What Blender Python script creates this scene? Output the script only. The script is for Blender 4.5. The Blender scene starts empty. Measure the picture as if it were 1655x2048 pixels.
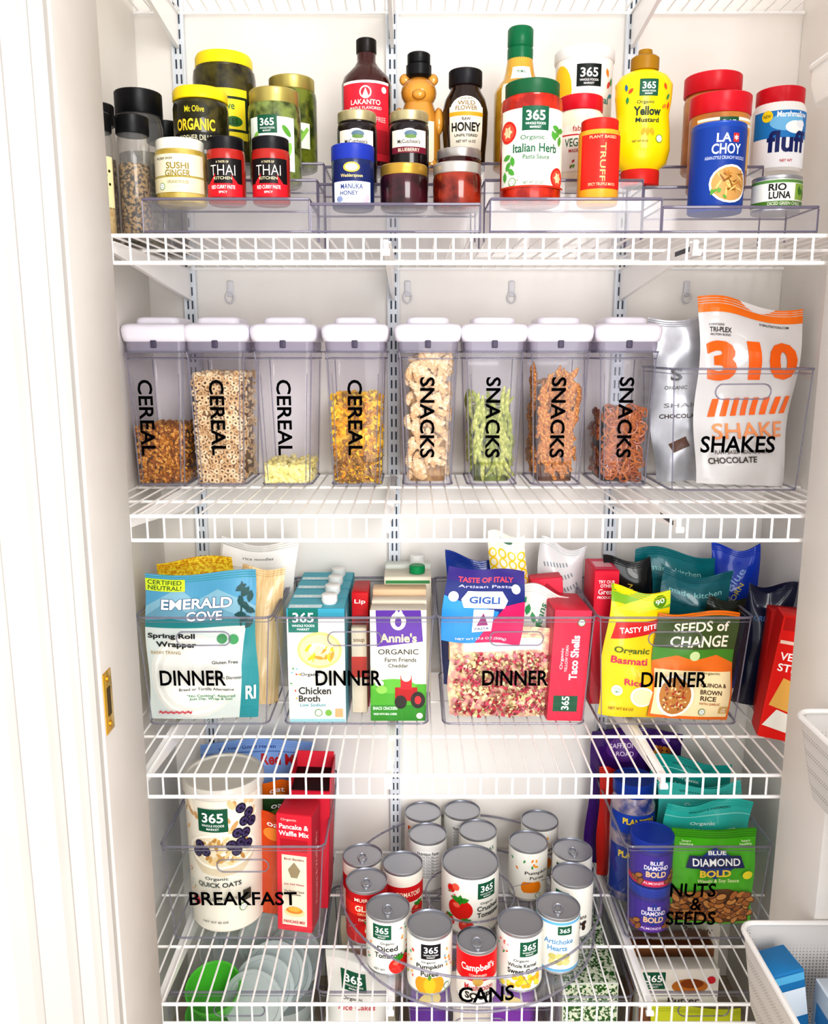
import bpy, bmesh, math, random
from mathutils import Vector, Matrix
from mathutils.geometry import tessellate_polygon
random.seed(7)
SC=bpy.context.scene
COL=SC.collection
pi=math.pi
# ------------------------------------------------------------ materials
def lin(h):
    h=h.lstrip('#')
    if len(h)==3: h=''.join(c*2 for c in h)
    o=[]
    for i in (0,2,4):
        c=int(h[i:i+2],16)/255
        o.append(c/12.92 if c<=.04045 else ((c+.055)/1.055)**2.4)
    return (*o,1)
MATS={}
def mat(h,rough=.5,metal=0,coat=0,spec=.22):
    k=('p',h,rough,metal,coat,spec)
    if k in MATS: return MATS[k]
    m=bpy.data.materials.new('paint_'+h); m.use_nodes=True
    b=m.node_tree.nodes['Principled BSDF']
    b.inputs['Base Color'].default_value=lin(h)
    b.inputs['Roughness'].default_value=rough
    b.inputs['Metallic'].default_value=metal
    b.inputs['Specular IOR Level'].default_value=.5 if metal else spec
    b.inputs['Coat Weight'].default_value=coat*.7
    b.inputs['Coat Roughness'].default_value=.06
    MATS[k]=m; return m
def matn(a,b2,scale=60,rough=.4,coat=0,detail=3,lo=.4,hi=.6,bump=0,stretch=None,metal=0):
    k=('n',a,b2,scale,rough,coat,lo,hi,bump,stretch,metal)
    if k in MATS: return MATS[k]
    m=bpy.data.materials.new('mottled_'+a); m.use_nodes=True
    nt=m.node_tree; b=nt.nodes['Principled BSDF']
    tc=nt.nodes.new('ShaderNodeTexCoord'); mp=nt.nodes.new('ShaderNodeMapping')
    n=nt.nodes.new('ShaderNodeTexNoise'); r=nt.nodes.new('ShaderNodeValToRGB')
    nt.links.new(tc.outputs['Object'],mp.inputs['Vector']); nt.links.new(mp.outputs['Vector'],n.inputs['Vector'])
    if stretch: mp.inputs['Scale'].default_value=stretch
    n.inputs['Scale'].default_value=scale; n.inputs['Detail'].default_value=detail
    r.color_ramp.elements[0].position=lo; r.color_ramp.elements[0].color=lin(a)
    r.color_ramp.elements[1].position=hi; r.color_ramp.elements[1].color=lin(b2)
    nt.links.new(n.outputs['Fac'],r.inputs['Fac']); nt.links.new(r.outputs['Color'],b.inputs['Base Color'])
    b.inputs['Roughness'].default_value=rough; b.inputs['Coat Weight'].default_value=coat*.7
    b.inputs['Metallic'].default_value=metal
    b.inputs['Specular IOR Level'].default_value=.5 if metal else .25
    if bump:
        bp=nt.nodes.new('ShaderNodeBump'); bp.inputs['Strength'].default_value=bump; bp.inputs['Distance'].default_value=.002
        nt.links.new(n.outputs['Fac'],bp.inputs['Height']); nt.links.new(bp.outputs['Normal'],b.inputs['Normal'])
    MATS[k]=m; return m
def clear(tint='feffff',haze=.012,refl=.16,hcol='ffffff',blend=.18):
    k=('c',tint,haze,refl,hcol,blend)
    if k in MATS: return MATS[k]
    m=bpy.data.materials.new('clear_plastic'); m.use_nodes=True
    nt=m.node_tree; nt.nodes.clear()
    out=nt.nodes.new('ShaderNodeOutputMaterial'); t=nt.nodes.new('ShaderNodeBsdfTransparent')
    gl=nt.nodes.new('ShaderNodeBsdfGlossy'); d=nt.nodes.new('ShaderNodeBsdfDiffuse')
    lw=nt.nodes.new('ShaderNodeLayerWeight'); mu=nt.nodes.new('ShaderNodeMath'); mu.operation='MULTIPLY_ADD'
    m1=nt.nodes.new('ShaderNodeMixShader'); m2=nt.nodes.new('ShaderNodeMixShader')
    t.inputs[0].default_value=lin(tint); gl.inputs['Roughness'].default_value=.06; d.inputs[0].default_value=lin(hcol)
    lw.inputs['Blend'].default_value=blend
    nt.links.new(lw.outputs['Facing'],mu.inputs[0]); mu.inputs[1].default_value=refl; mu.inputs[2].default_value=.022
    m1.inputs[0].default_value=haze
    nt.links.new(t.outputs[0],m1.inputs[1]); nt.links.new(d.outputs[0],m1.inputs[2])
    nt.links.new(mu.outputs[0],m2.inputs[0]); nt.links.new(m1.outputs[0],m2.inputs[1]); nt.links.new(gl.outputs[0],m2.inputs[2])
    nt.links.new(m2.outputs[0],out.inputs[0])
    MATS[k]=m; return m
CLR=clear(); CANM=clear('fbfafd',.022,.24,'f6f4fb',.24); EDGE=clear('cfcdd8',.27,.42,'bbb9c6'); RISER=clear('fafafc',.05,.26,'f4f2fa'); REDGE=clear('b0abbd',.38,.45,'9a93a8')
# ------------------------------------------------------------ mesh builder
class M:
    def __init__(s): s.v=[];s.f=[];s.mi=[];s.sm=[];s.mats=[]
    def add(s,vs,fs,m,smooth=False):
        if m not in s.mats: s.mats.append(m)
        k=s.mats.index(m); o=len(s.v)
        s.v.extend([tuple(p) for p in vs])
        for f in fs:
            s.f.append([i+o for i in f]); s.mi.append(k); s.sm.append(smooth)
        return s
    def mesh(s,name):
        me=bpy.data.meshes.new(name); me.from_pydata(s.v,[],s.f)
        for m in s.mats: me.materials.append(m)
        me.polygons.foreach_set('material_index',s.mi); me.polygons.foreach_set('use_smooth',s.sm)
        me.update()
        if any(s.sm): me.set_sharp_from_angle(angle=.75)
        return me
    def obj(s,name):
        o=bpy.data.objects.new(name,s.mesh(name)); COL.objects.link(o); return o
def lathe(m,prof,mt,seg=40,c=(0,0,0),sx=1,sy=1,ribs=0,cap=(True,True)):
    vs=[];fs=[];n=len(prof)
    for r,z in prof:
        r=max(r,1e-5)
        for i in range(seg):
            a=2*pi*i/seg; q=r*(1+(ribs if i%2 else 0))
            vs.append((c[0]+q*math.cos(a)*sx,c[1]+q*math.sin(a)*sy,c[2]+z))
    for k in range(n-1):
        for i in range(seg):
            j=(i+1)%seg; fs.append((k*seg+i,k*seg+j,(k+1)*seg+j,(k+1)*seg+i))
    if cap[0]: fs.append(tuple(range(seg))[::-1])
    if cap[1]: fs.append(tuple((n-1)*seg+i for i in range(seg)))
    return m.add(vs,fs,mt,True)
def loft(m,rings,mt,cap=(True,True),smooth=True,closed=True):
    vs=[p for r in rings for p in r]; n=len(rings[0]); fs=[]
    for k in range(len(rings)-1):
        for i in range(n if closed else n-1):
            j=(i+1)%n; fs.append((k*n+i,k*n+j,(k+1)*n+j,(k+1)*n+i))
    if cap[0]: fs.append(tuple(range(n))[::-1])
    if cap[1]: fs.append(tuple((len(rings)-1)*n+i for i in range(n)))
    return m.add(vs,fs,mt,smooth)
def rr(hw,hd,rad,z,cx=0,cy=0,n=5):
    o=[]
    rad=min(rad,hw*.99,hd*.99)
    for q,(sx,sy) in enumerate(((1,1),(-1,1),(-1,-1),(1,-1))):
        for i in range(n):
            a=(q+i/(n-1))*pi/2
            o.append((cx+sx*(hw-rad)+rad*math.cos(a),cy+sy*(hd-rad)+rad*math.sin(a),z))
    return o
def rbox(m,x0,x1,y0,y1,z0,z1,mt,b=.002):
    cx,cy=(x0+x1)/2,(y0+y1)/2; hw,hd=abs(x1-x0)/2,abs(y1-y0)/2
    b=min(b,hw*.9,hd*.9,abs(z1-z0)*.45)
    return loft(m,[rr(hw-b,hd-b,b,z0,cx,cy,3),rr(hw,hd,b,z0+b,cx,cy,3),rr(hw,hd,b,z1-b,cx,cy,3),rr(hw-b,hd-b,b,z1,cx,cy,3)],mt)
def tube(m,pts,r,mt,n=6,closed=False):
    P=[Vector(p) for p in pts]
    if closed: P.append(P[0])
    for a,b in zip(P[:-1],P[1:]):
        d=(b-a)
        if d.length<1e-7: continue
        q=d.to_track_quat('Z','Y')
        vs=[a+q@Vector((r*math.cos(2*pi*i/n),r*math.sin(2*pi*i/n),0)) for i in range(n)]
        vs+=[p+d for p in vs]
        fs=[(i,(i+1)%n,n+(i+1)%n,n+i) for i in range(n)]+[tuple(range(n))[::-1],tuple(range(n,2*n))]
        m.add(vs,fs,mt,True)
    return m
def ell3(m,c,r,mt,n=16):
    prof=[(math.sin(pi*i/10),-math.cos(pi*i/10)) for i in range(11)]
    vs=[];fs=[]
    for a,z in prof:
        for i in range(n):
            t=2*pi*i/n; vs.append((c[0]+r[0]*a*math.cos(t),c[1]+r[1]*a*math.sin(t),c[2]+r[2]*z))
    for k in range(10):
        for i in range(n):
            j=(i+1)%n; fs.append((k*n+i,k*n+j,(k+1)*n+j,(k+1)*n+i))
    return m.add(vs,fs,mt,True)
# ------------------------------------------------------------ printed graphics (mm units)
TX={}
def textmesh(s,b):
    if (s,b) in TX: return TX[(s,b)]
    cu=bpy.data.curves.new('t','FONT'); cu.body=s; cu.size=1; cu.resolution_u=3; cu.offset=b
    cu.space_line=.9; cu.align_x='CENTER'
    o=bpy.data.objects.new('t',cu); COL.objects.link(o)
    dg=bpy.context.evaluated_depsgraph_get(); e=o.evaluated_get(dg); me=e.to_mesh()
    vs=[(v.co.x,v.co.y) for v in me.vertices]; fs=[tuple(p.vertices) for p in me.polygons]
    e.to_mesh_clear(); bpy.data.objects.remove(o); bpy.data.curves.remove(cu)
    x0=min(v[0] for v in vs);x1=max(v[0] for v in vs);y0=min(v[1] for v in vs);y1=max(v[1] for v in vs)
    vs=[((x-(x0+x1)/2)/(x1-x0),(y-(y0+y1)/2)/(y1-y0)) for x,y in vs]
    TX[(s,b)]=(vs,fs,(x1-x0)/(y1-y0)); return TX[(s,b)]
class G:
    def __init__(s,fmap,gu=0,gv=0,rough=.45,step=.0001,base=.0004): s.m=M();s.f=fmap;s.gu=gu;s.gv=gv;s.L=0;s.ro=rough;s.st=step;s.b=base
    def emit(s,vs,fs,c,same=False):
        if not same: s.L+=1
        if s.gu or s.gv:
            bm=bmesh.new(); V=[bm.verts.new((x,y,0)) for x,y in vs]
            for f in fs:
                try: bm.faces.new([V[i] for i in f])
                except ValueError: pass
            for ax,g in ((0,s.gu),(1,s.gv)):
                if not g: continue
                a=min(v[ax] for v in vs); b=max(v[ax] for v in vs)
                k=math.floor(a/g)+1
                while k*g<b-1e-6:
                    bmesh.ops.bisect_plane(bm,geom=bm.verts[:]+bm.edges[:]+bm.faces[:],plane_co=(k*g,0,0) if ax==0 else (0,k*g,0),plane_no=(1,0,0) if ax==0 else (0,1,0),dist=1e-6)
                    k+=1
            bm.verts.index_update()
            vs=[(v.co.x,v.co.y) for v in bm.verts]; fs=[tuple(v.index for v in f.verts) for f in bm.faces]; bm.free()
        l=s.b+s.L*s.st
        mt=c if not isinstance(c,str) else mat(c,s.ro)
        s.m.add([s.f(x/1000,y/1000,l) for x,y in vs],fs,mt,False)
    def R(s,a,b,c,d,col): s.emit([(a,b),(c,b),(c,d),(a,d)],[(0,1,2,3)],col)
    def P(s,pts,col):
        t=tessellate_polygon([[Vector((x,y,0)) for x,y in pts]])
        s.emit(pts,[tuple(f) for f in t],col)
    def E(s,cx,cy,rx,ry,col,rot=0,n=20,same=False):
        ca,sa=math.cos(math.radians(rot)),math.sin(math.radians(rot)); p=[]
        for i in range(n):
            a=2*pi*i/n; x,y=rx*math.cos(a),ry*math.sin(a); p.append((cx+x*ca-y*sa,cy+x*sa+y*ca))
        s.emit(p,[tuple(range(n))],col,same)
    def T(s,t,x,y,w,h,col,rot=0,b=.01):
        vs,fs,asp=textmesh(t,b)
        if not w: w=h*asp
        if not h: h=w/asp
        ca,sa=math.cos(math.radians(rot)),math.sin(math.radians(rot))
        s.emit([(x+p*w*ca-q*h*sa,y+p*w*sa+q*h*ca) for p,q in vs],fs,col)
    def leaf(s,x,y,l,rot,col): 
        ca,sa=math.cos(math.radians(rot)),math.sin(math.radians(rot))
        pts=[(-.5,0),(-.2,.22),(.15,.24),(.5,0),(.15,-.24),(-.2,-.22)]
        s.emit([(x+l*(p*ca-q*sa),y+l*(p*sa+q*ca)) for p,q in pts],[tuple(range(6))],col,True)
def logo365(g,x,y,s,col='17593f'):
    g.R(x-s*.6,y-s*.5,x+s*.6,y+s*.5,col); g.T('365',x,y+s*.12,s*.85,s*.42,'fff',b=.02)
    g.T('WHOLE FOODS',x,y-s*.22,s*.9,s*.1,'fff'); g.T('MARKET',x,y-s*.37,s*.5,s*.09,'fff')
def leaves(g,x,y,s,cols=('d9412f','f2a51c','3f9a4f','79b8c9'),n=8,seed=1,sp=(1,1)):
    r=random.Random(seed); g.L+=1
    for i in range(n): g.leaf(x+r.uniform(-s,s)*sp[0],y+r.uniform(-s,s)*sp[1],s*.45,r.uniform(0,180),cols[i%len(cols)])
def usda(g,x,y,s):
    g.E(x,y,s,s,'5c8a3a'); g.E(x,y,s*.8,s*.8,'fff'); g.T('USDA',x,y+s*.25,s*1.2,s*.4,'5c6a3a'); g.T('ORGANIC',x,y-s*.3,s*1.3,s*.3,'5c6a3a')
def scatter(g,n,fn):
    g.L+=1
    for i in range(n):
        g.L+=.15; fn(i)
# ------------------------------------------------------------ things
def T(name,label,cat,loc,parts,rot=(0,0,0),group=None,kind=None):
    if len(parts)==1:
        ob=parts[0][1].obj(name)
    else:
        ob=bpy.data.objects.new(name,None); ob.empty_display_size=.01; COL.objects.link(ob)
        for p in parts:
            c=p[1].obj(p[0]); c.parent=ob
            if len(p)>2 and p[2]: c['label']=p[2]
    ob.location=loc; ob.rotation_euler=[math.radians(a) for a in rot]
    ob['label']=label; ob['category']=cat
    if group: ob['group']=group
    if kind: ob['kind']=kind
    return ob
def S(name,m):
    o=m.obj(name); o['kind']='structure'; o['label']=name.replace('_',' ')+' painted off-white'; return o
# ================================================================ room
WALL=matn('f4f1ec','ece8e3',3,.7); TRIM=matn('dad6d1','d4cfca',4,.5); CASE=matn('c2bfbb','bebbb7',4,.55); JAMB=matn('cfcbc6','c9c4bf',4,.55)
XL,XR=-.515,.715
def slab(name,x0,x1,y0,y1,z0,z1,mt): m=M(); rbox(m,x0,x1,y0,y1,z0,z1,mt,.0015); return S(name,m)
slab('wall_back',XL-.1,XR+.1,0,.1,-.02,2.6,WALL)
slab('wall_left',XL-.1,XL,-.62,-.0005,-.02,2.6,WALL)
slab('wall_right',XR,XR+.1,-.62,-.0005,-.02,2.6,WALL)
slab('ceiling',XL-.1,XR+.1,-.63,.1,2.6,2.65,WALL)
slab('floor',-1.6,1.6,-2.6,.1,-.08,-.02,matn('cbb9a2','b9a68e',6,.5,stretch=(1,8,1)))
m=M()
rbox(m,-.47,-.42,-.625,-.47,-.02,2.3,JAMB,.002)
S('trim_1',m)
m=M()
prof=[(-.424,-.626),(-.424,-.638),(-.429,-.645),(-.438,-.646),(-.442,-.640),(-.448,-.639),(-.452,-.645),(-.470,-.650),(-.475,-.643),(-.481,-.642),(-.486,-.650),(-.500,-.657),(-.520,-.659),(-.526,-.650),(-.532,-.649),(-.536,-.654),(-.56,-.654),(-.56,-.626)]
loft(m,[[(x,y,z) for x,y in prof] for z in (-.02,2.35)],CASE,smooth=False)
S('trim_2',m)
m=M(); rbox(m,.578,.63,-.61,-.47,-.02,2.3,TRIM,.002); S('trim_3',m)
slab('wall_front',-1.3,-.475,-.6255,-.615,-.02,2.6,WALL)
m=M(); br=mat('d9a93a',.25,.85); rbox(m,-.4205,-.4183,-.621,-.592,.872,.960,br,.001)
dk=mat('4a3a1c',.6); rbox(m,-.4186,-.4178,-.613,-.600,.896,.937,dk,.0005)
for z in (.884,.949): tube(m,[(-.4188,-.6065,z),(-.4165,-.6065,z)],.004,br,10)
T('strike_plate','polished brass strike plate screwed to white door jamb','door hardware',(0,0,0),[('strike_plate',m)])
SW=mat('dfe4ea',.35); DKS=mat('4a5460',.7)
for sx in (-.434,-.040,.4005):
    m=M(); rbox(m,sx-.012,sx-.008,-.014,-.0006,.0,2.45,SW,.001); rbox(m,sx+.008,sx+.012,-.014,-.0006,.0,2.45,SW,.001)
    rbox(m,sx-.0115,sx+.0115,-.012,-.009,.0,2.45,SW,.001)
    z=.02
    while z<2.43:
        for dx in (-.0042,.0042): rbox(m,sx+dx-.0016,sx+dx+.0016,-.0126,-.0118,z,z+.016,DKS,.0003)
        z+=.0254
    T('shelf_standard','white slotted metal shelf standard screwed to the wall','shelf hardware',(0,0,0),[('s',m)],group='slotted shelf standards')
# ---------------------------------------------------------------- wire shelves
WIRE=mat('f6f5f4',.3,0,.3)
FY=-.4524
SH={'s0':2.0,'s1':1.55,'s2':1.147,'s3':.726,'s4':.307}
for k,z in SH.items():
    m=M(); zt=z-.002
    x=XL+.012
    while x<XR-.008:
        tube(m,[(x,-.012,zt),(x,FY,zt),(x,FY,zt-.036)],.0018,WIRE,5)
        x+=.0254
    for y,dz,r in ((FY-.002,0,.003),(FY-.002,-.037,.003),(-.012,-.004,.003),(-.16,-.004,.0027),(-.31,-.004,.0027)):
        tube(m,[(XL+.003,y,zt+dz),(XR-.003,y,zt+dz)],r,WIRE,8)
    T('wire_shelf','white vinyl-coated wire shelf with a folded front lip','shelf',(0,0,0),[('w',m)],group='white wire pantry shelves')
    for sx in (-.434,-.040,.4005):
        m=M(); a=.0035
        pr=[(-.014,-.006),(-.40,-.010),(-.445,-.006),(-.447,-.022),(-.40,-.026),(-.014,-.066)]
        loft(m,[[(sx+q,y,z+dz) for y,dz in pr] for q in (-a,a)],WIRE,smooth=False)
        rbox(m,sx-.007,sx+.007,-.44,-.015,z-.010,z-.0075,WIRE,.0005)
        tube(m,[(sx-.006,-.449,z-.024),(sx+.006,-.449,z-.024)],.005,WIRE,10)
        rbox(m,sx-.0037,sx-.0033,-.43,-.36,z-.021,z-.014,mat('55565c',.6),.0001)
        T('shelf_bracket','white tapered metal bracket under a wire shelf','shelf bracket',(0,0,0),[('b',m)],group='white shelf brackets')
for cx in (-.357,-.012,.19,.53):
    m=M(); c=mat('d8d8dc',.3); rbox(m,cx-.006,cx+.006,-.006,-.0005,1.492,1.522,c,.002)
    tube(m,[(cx+.008*math.cos(t*pi/6),-.008,1.490+.010*math.sin(t*pi/6)) for t in range(12)],.0018,c,6,True)
    T('wall_clip','small white plastic wire shelf clip on the wall','shelf clip',(0,0,0),[('c',m)],group='plastic wall clips')
# ================================================================ vessel helper
def interp(prof,z):
    if z<=prof[0][1]: return prof[0][0]
    for (r0,z0),(r1,z1) in zip(prof[:-1],prof[1:]):
        if z<=z1: return r0+(r1-r0)*(z-z0)/max(z1-z0,1e-6)
    return prof[-1][0]
def lidp(r,z0,z1,e=.0015): return [(r-.0008,z0),(r,z0+.001),(r,z1-e),(r-e,z1),(r*.86,z1),(r*.84,z1-.001)]
def vessel(name,label,cat,loc,prof,mt,lid=None,gfx=None,sy=1,rot=0,extra=None,group=None,bn='jar_body',ribs=0,u0=0):
    b=M(); lathe(b,prof,mt,96,sy=sy); parts=[(bn,b)]
    if lid:
        lp,lm=lid; l=M(); lathe(l,lp,lm,64 if ribs else 40,sy=sy if sy==1 else 1,ribs=ribs); parts.append(('lid',l))
    if gfx:
        R=max(r for r,z in prof)
        def fm(u,v,l):
            r=interp(prof,v); a=u/R; return ((r+l)*math.sin(a),-(r+l)*math.cos(a)*sy,v)
        g=G(fm,gu=2.5,gv=4 if sy!=1 or len(prof)>7 else 0,rough=.4); gfx(g); parts.append(('label',g.m))
    if extra: parts+=extra
    return T(name,label,cat,loc,parts,rot=(0,0,rot),group=group)
def jarp(r,h,neck=.86,sh=.8):
    return [(r*.88,0),(r*.97,.002),(r,.006),(r,h*sh*.93),(r*.97,h*sh),(r*neck,h*.86),(r*neck,h*.95)]
# ---------------------------------------------------------------- shelf 1 risers
def riser(x0,x1,tiers):
    b=M();e=M(); zb=1.5535
    ys=[-.442,-.335,-.232,-.125]
    pts=[(ys[0],zb)]
    for i,t in enumerate(tiers): pts+= [(ys[i],t),(ys[i+1],t)]
    pts.append((ys[3],zb))
    vs=[(x,y,z) for x in (x0,x1) for y,z in pts]; n=len(pts)
    b.add(vs,[(i,i+1,n+i+1,n+i) for i in range(n-1)],RISER)
    for off in (0,n):
        for i in range(3):
            A=pts[1+2*i];B=pts[2+2*i]; xx=vs[off][0]
            b.add([(xx,A[0],zb),(xx,B[0],zb),(xx,B[0],B[1]),(xx,A[0],A[1])],[(0,1,2,3)],RISER)
    for i in range(3):
        y,z=pts[1+2*i]; rbox(e,x0,x1,y-.003,y+.001,z,z+.0042,REDGE,.001)
        rbox(e,x0,x1,pts[1+2*i][0]-.001,pts[1+2*i][0]+.001,(zb if i==0 else tiers[i-1])+.0001,(zb if i==0 else tiers[i-1])+.003,REDGE,.0005)
    for xx in (x0,x1):
        for i in range(3):
            A=pts[1+2*i]; tube(e,[(xx,A[0],A[1]),(xx,A[0],zb)],.0013,REDGE,5); tube(e,[(xx,A[0],A[1]+.002),(xx,ys[i+1],A[1]+.002)],.0015,REDGE,5)
    T('tiered_riser','clear acrylic three-step shelf riser holding jars on the wire shelf','shelf riser',(0,0,0),[('step_shell',b),('edge_rim',e)],group='clear tiered risers')
riser(-.384,-.148,[1.597,1.642,1.687]); riser(-.146,.094,[1.590,1.636,1.682])
riser(.108,.350,[1.597,1.642,1.687]); riser(.352,.572,[1.586,1.632,1.682])
Y1,Y2,Y3=-.387,-.283,-.178
Z1,Z2,Z3=1.598,1.643,1.688
Z1m,Z2m,Z3m=1.591,1.637,1.683
Z1r,Z2r,Z3r=1.587,1.633,1.683
G1='condiment jars and bottles on the risers'
PICK=matn('2e3a12','6f7a24',45,.25,.6); PICKD=matn('231f0e','4c451a',40,.25,.6); PICK2=matn('37431c','7f8d4a',50,.25,.6)
YL=mat('f2d51c',.3); GOLD=mat('b3a45c',.32,.55)
def g(gg):
    gg.R(-48,40,48,118,'f0dc2a'); gg.R(-48,52,48,106,'23341a'); gg.R(-44,56,44,102,'f2de30'); gg.T('Mt. Olive',0,92,50,12,'1c6b35'); gg.E(24,68,14,8,'2f6b2c'); gg.T('PICKLES',10,68,40,9,'14391c')
vessel('pickle_jar','large dark pickle jar with yellow lid and yellow label','jar',(-.316,Y3,Z3),jarp(.0515,.18,.9,.85),PICKD,([(.046,.158),(.047,.159),(.047,.172),(.044,.178),(.03,.18)],YL),g,group=G1)
def g(gg):
    gg.R(-36,30,36,70,'e8efe2'); gg.P([(0,36),(18,60),(24,56),(8,34)],'6aa53c'); gg.P([(10,40),(30,64),(34,60),(18,38)],'8cc152'); logo365(gg,-14,66,20)
vessel('pickle_jar','green pickle jar with gold lid and white label','jar',(-.205,Y3+.005,Z3),jarp(.041,.145,.88,.84),PICK,(lidp(.038,.124,.145),GOLD),g,group=G1)
def g(gg):
    gg.R(-40,48,40,70,'2a2412'); gg.T('ORGANIC',0,84,62,17,'f0d33c',b=.03); gg.R(-38,58,38,73,'1b1a12'); gg.T('KOSHER DILLS',0,65,50,8,'e9e2c0')
    gg.E(0,105,24,12,'2c2a14'); gg.T('Mt Olive',0,106,30,9,'e6d22e')
vessel('pickle_jar','dark green pickle jar with bright yellow lid','jar',(-.333,Y2,Z2),jarp(.0425,.1435,.9,.84),PICKD,([(.041,.123),(.042,.124),(.042,.136),(.039,.141),(.026,.1435)],YL),g,group=G1)
def g(gg):
    gg.R(-38,18,38,96,'eef4ea'); logo365(gg,-6,85,26); gg.T('Organic',2,64,30,8,'44803c')
    for i,(x,y,rt) in enumerate(((-26,66,60),(24,76,-50),(28,50,80),(-28,40,100),(20,32,30),(-10,32,-30),(8,48,10))): gg.E(x,y,10,4.2,'5f9e3a' if i%2 else '8fc25b',rt)
    gg.T('Dill Pickles',0,40,36,8,'2f5f2a')
vessel('pickle_jar','green pickle jar with gold lid and leafy label','jar',(-.218,Y2,Z2),jarp(.0405,.14,.88,.84),PICK2,(lidp(.038,.118,.14),GOLD),g,group=G1)
def g(gg):
    gg.R(-46,34,46,66,'dcd6be'); gg.R(-46,34,46,37,'a99b55'); gg.T('the ginger people',-16,60,28,5,'5a5030'); gg.T('SUSHI',4,50,32,9,'8d7a2c',b=.02); gg.T('GINGER',4,40,36,9,'8d7a2c',b=.02); gg.R(-46,14,46,34,'ded6b4'); gg.T('ORGANIC PICKLED',4,28,30,4,'7a6c30'); usda(gg,-20,22,5)
vessel('ginger_jar','small jar of pickled ginger with white lid','jar',(-.341,Y1,Z1),jarp(.0363,.089,.86,.82),matn('a89040','c8b466',40,.3,.5),(lidp(.034,.07,.089),mat('e4e2d8',.35)),g,group=G1,ribs=.01)
def g(gg):
    gg.R(-30,8,30,60,'151012'); gg.P([(-20,8),(-6,24),(-20,30)],'7a1c20'); gg.R(-30,8,30,26,'cf1f2c'); gg.P([(-22,26),(-10,40),(-14,26)],'cf1f2c'); gg.P([(22,26),(12,38),(14,26)],'cf1f2c'); gg.T('A TASTE OF',0,55,18,3,'e8d9b0'); gg.T('THAI',0,44,36,14,'f2ece0',b=-.01); gg.T('KITCHEN',0,33,26,4,'e8d9b0'); gg.T('RED CURRY PASTE',0,21,34,5,'fff'); gg.T('SPICY',0,14,12,3,'fff')
for x in (-.273,-.208):
    vessel('curry_paste_jar','small red curry paste jar with black lid','jar',(x,Y1-.008,Z1),jarp(.0275,.091,.86,.8),mat('a5241c',.25,0,.5),(lidp(.0262,.066,.091),mat('121115',.35)),g,group=G1,ribs=.012)
def g(gg):
    gg.R(-44,14,44,136,'e02c40'); gg.R(-44,133,44,137,'f4f0ea'); gg.E(0,119,10,10,'f2c9c6'); gg.E(0,119,7.5,7.5,'e02c40'); gg.P([(-6,111),(0,126),(6,111)],'f2c9c6'); gg.T('LAKANTO',0,104,50,8,'f8e8e4',b=.02); gg.T('MAPLE FLAVORED',0,95,54,4.5,'f8e8e4'); gg.R(-40,26,40,62,'b91f30'); gg.E(32,124,5,5,'fff'); gg.T('SUGAR FREE',10,78,50,8,'f2c9c6')
vessel('syrup_bottle','dark syrup bottle with black cap and red label','bottle',(-.079,Y3,Z3m),[(.038,0),(.042,.003),(.042,.138),(.038,.150),(.022,.166),(.0155,.175),(.0155,.196)],mat('3a0f0c',.15,0,.7),(lidp(.0165,.188,.210),mat('17110f',.35)),g,bn='bottle_body',group=G1,ribs=.02)
# bear-shaped honey bottle, amber
def ambermat(a,tr):
    m=bpy.data.materials.new('amber_honey'); m.use_nodes=True; nt=m.node_tree; b=nt.nodes['Principled BSDF']
    lw=nt.nodes.new('ShaderNodeLayerWeight'); lw.inputs['Blend'].default_value=.35
    r=nt.nodes.new('ShaderNodeValToRGB'); r.color_ramp.elements[0].position=.05; r.color_ramp.elements[0].color=lin('e0a03c'); r.color_ramp.elements[1].position=.75; r.color_ramp.elements[1].color=lin('8a4c0c')
    nt.links.new(lw.outputs['Facing'],r.inputs['Fac']); nt.links.new(r.outputs['Color'],b.inputs['Base Color'])
    b.inputs['Transmission Weight'].default_value=tr; b.inputs['Roughness'].default_value=.1; b.inputs['IOR'].default_value=1.35; b.inputs['Coat Weight'].default_value=.7
    return m
H=ambermat('b87412',.12)
b=M()
ell3(b,(0,0,.052),(.036,.028,.054),H,28); lathe(b,[(.031,0),(.035,.003),(.0375,.03),(.036,.07),(.028,.1),(.024,.112)],H,sy=.8); ell3(b,(0,-.001,.128),(.030,.025,.026),H,28); 
for s in (-1,1):
    ell3(b,(s*.023,.0,.149),(.0095,.006,.0095),H); ell3(b,(s*.033,-.008,.082),(.009,.010,.022),H); ell3(b,(s*.02,-.017,.012),(.013,.010,.012),H)
ell3(b,(0,-.021,.121),(.012,.008,.009),H)
c=M(); lathe(c,[(.0145,.150),(.0195,.153),(.0205,.154),(.0205,.170),(.017,.172),(.0185,.174),(.0185,.187),(.016,.189)],mat('0e0d10',.35),60,ribs=.03)
gg=G(lambda u,v,l:((.0385+l)*math.sin(u/.0385),-(.0385+l)*math.cos(u/.0385)*.82,v),2.5); gg.R(-27,14,27,78,'efe6cc'); logo365(gg,0,69,18,'17593f'); gg.T('Organic',0,54,26,6,'7a5a20'); gg.T('Honey',0,44,28,8,'7a5a20'); leaves(gg,0,30,12,('e0a02a','c9532c','5a8a3a'),9,3)
T('honey_bottle','amber honey squeeze bottle shaped like a bear with black cap','bottle',(.008,Y3,Z3m),[('bottle_body',b),('cap',c),('label',gg.m)],group=G1)
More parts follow.
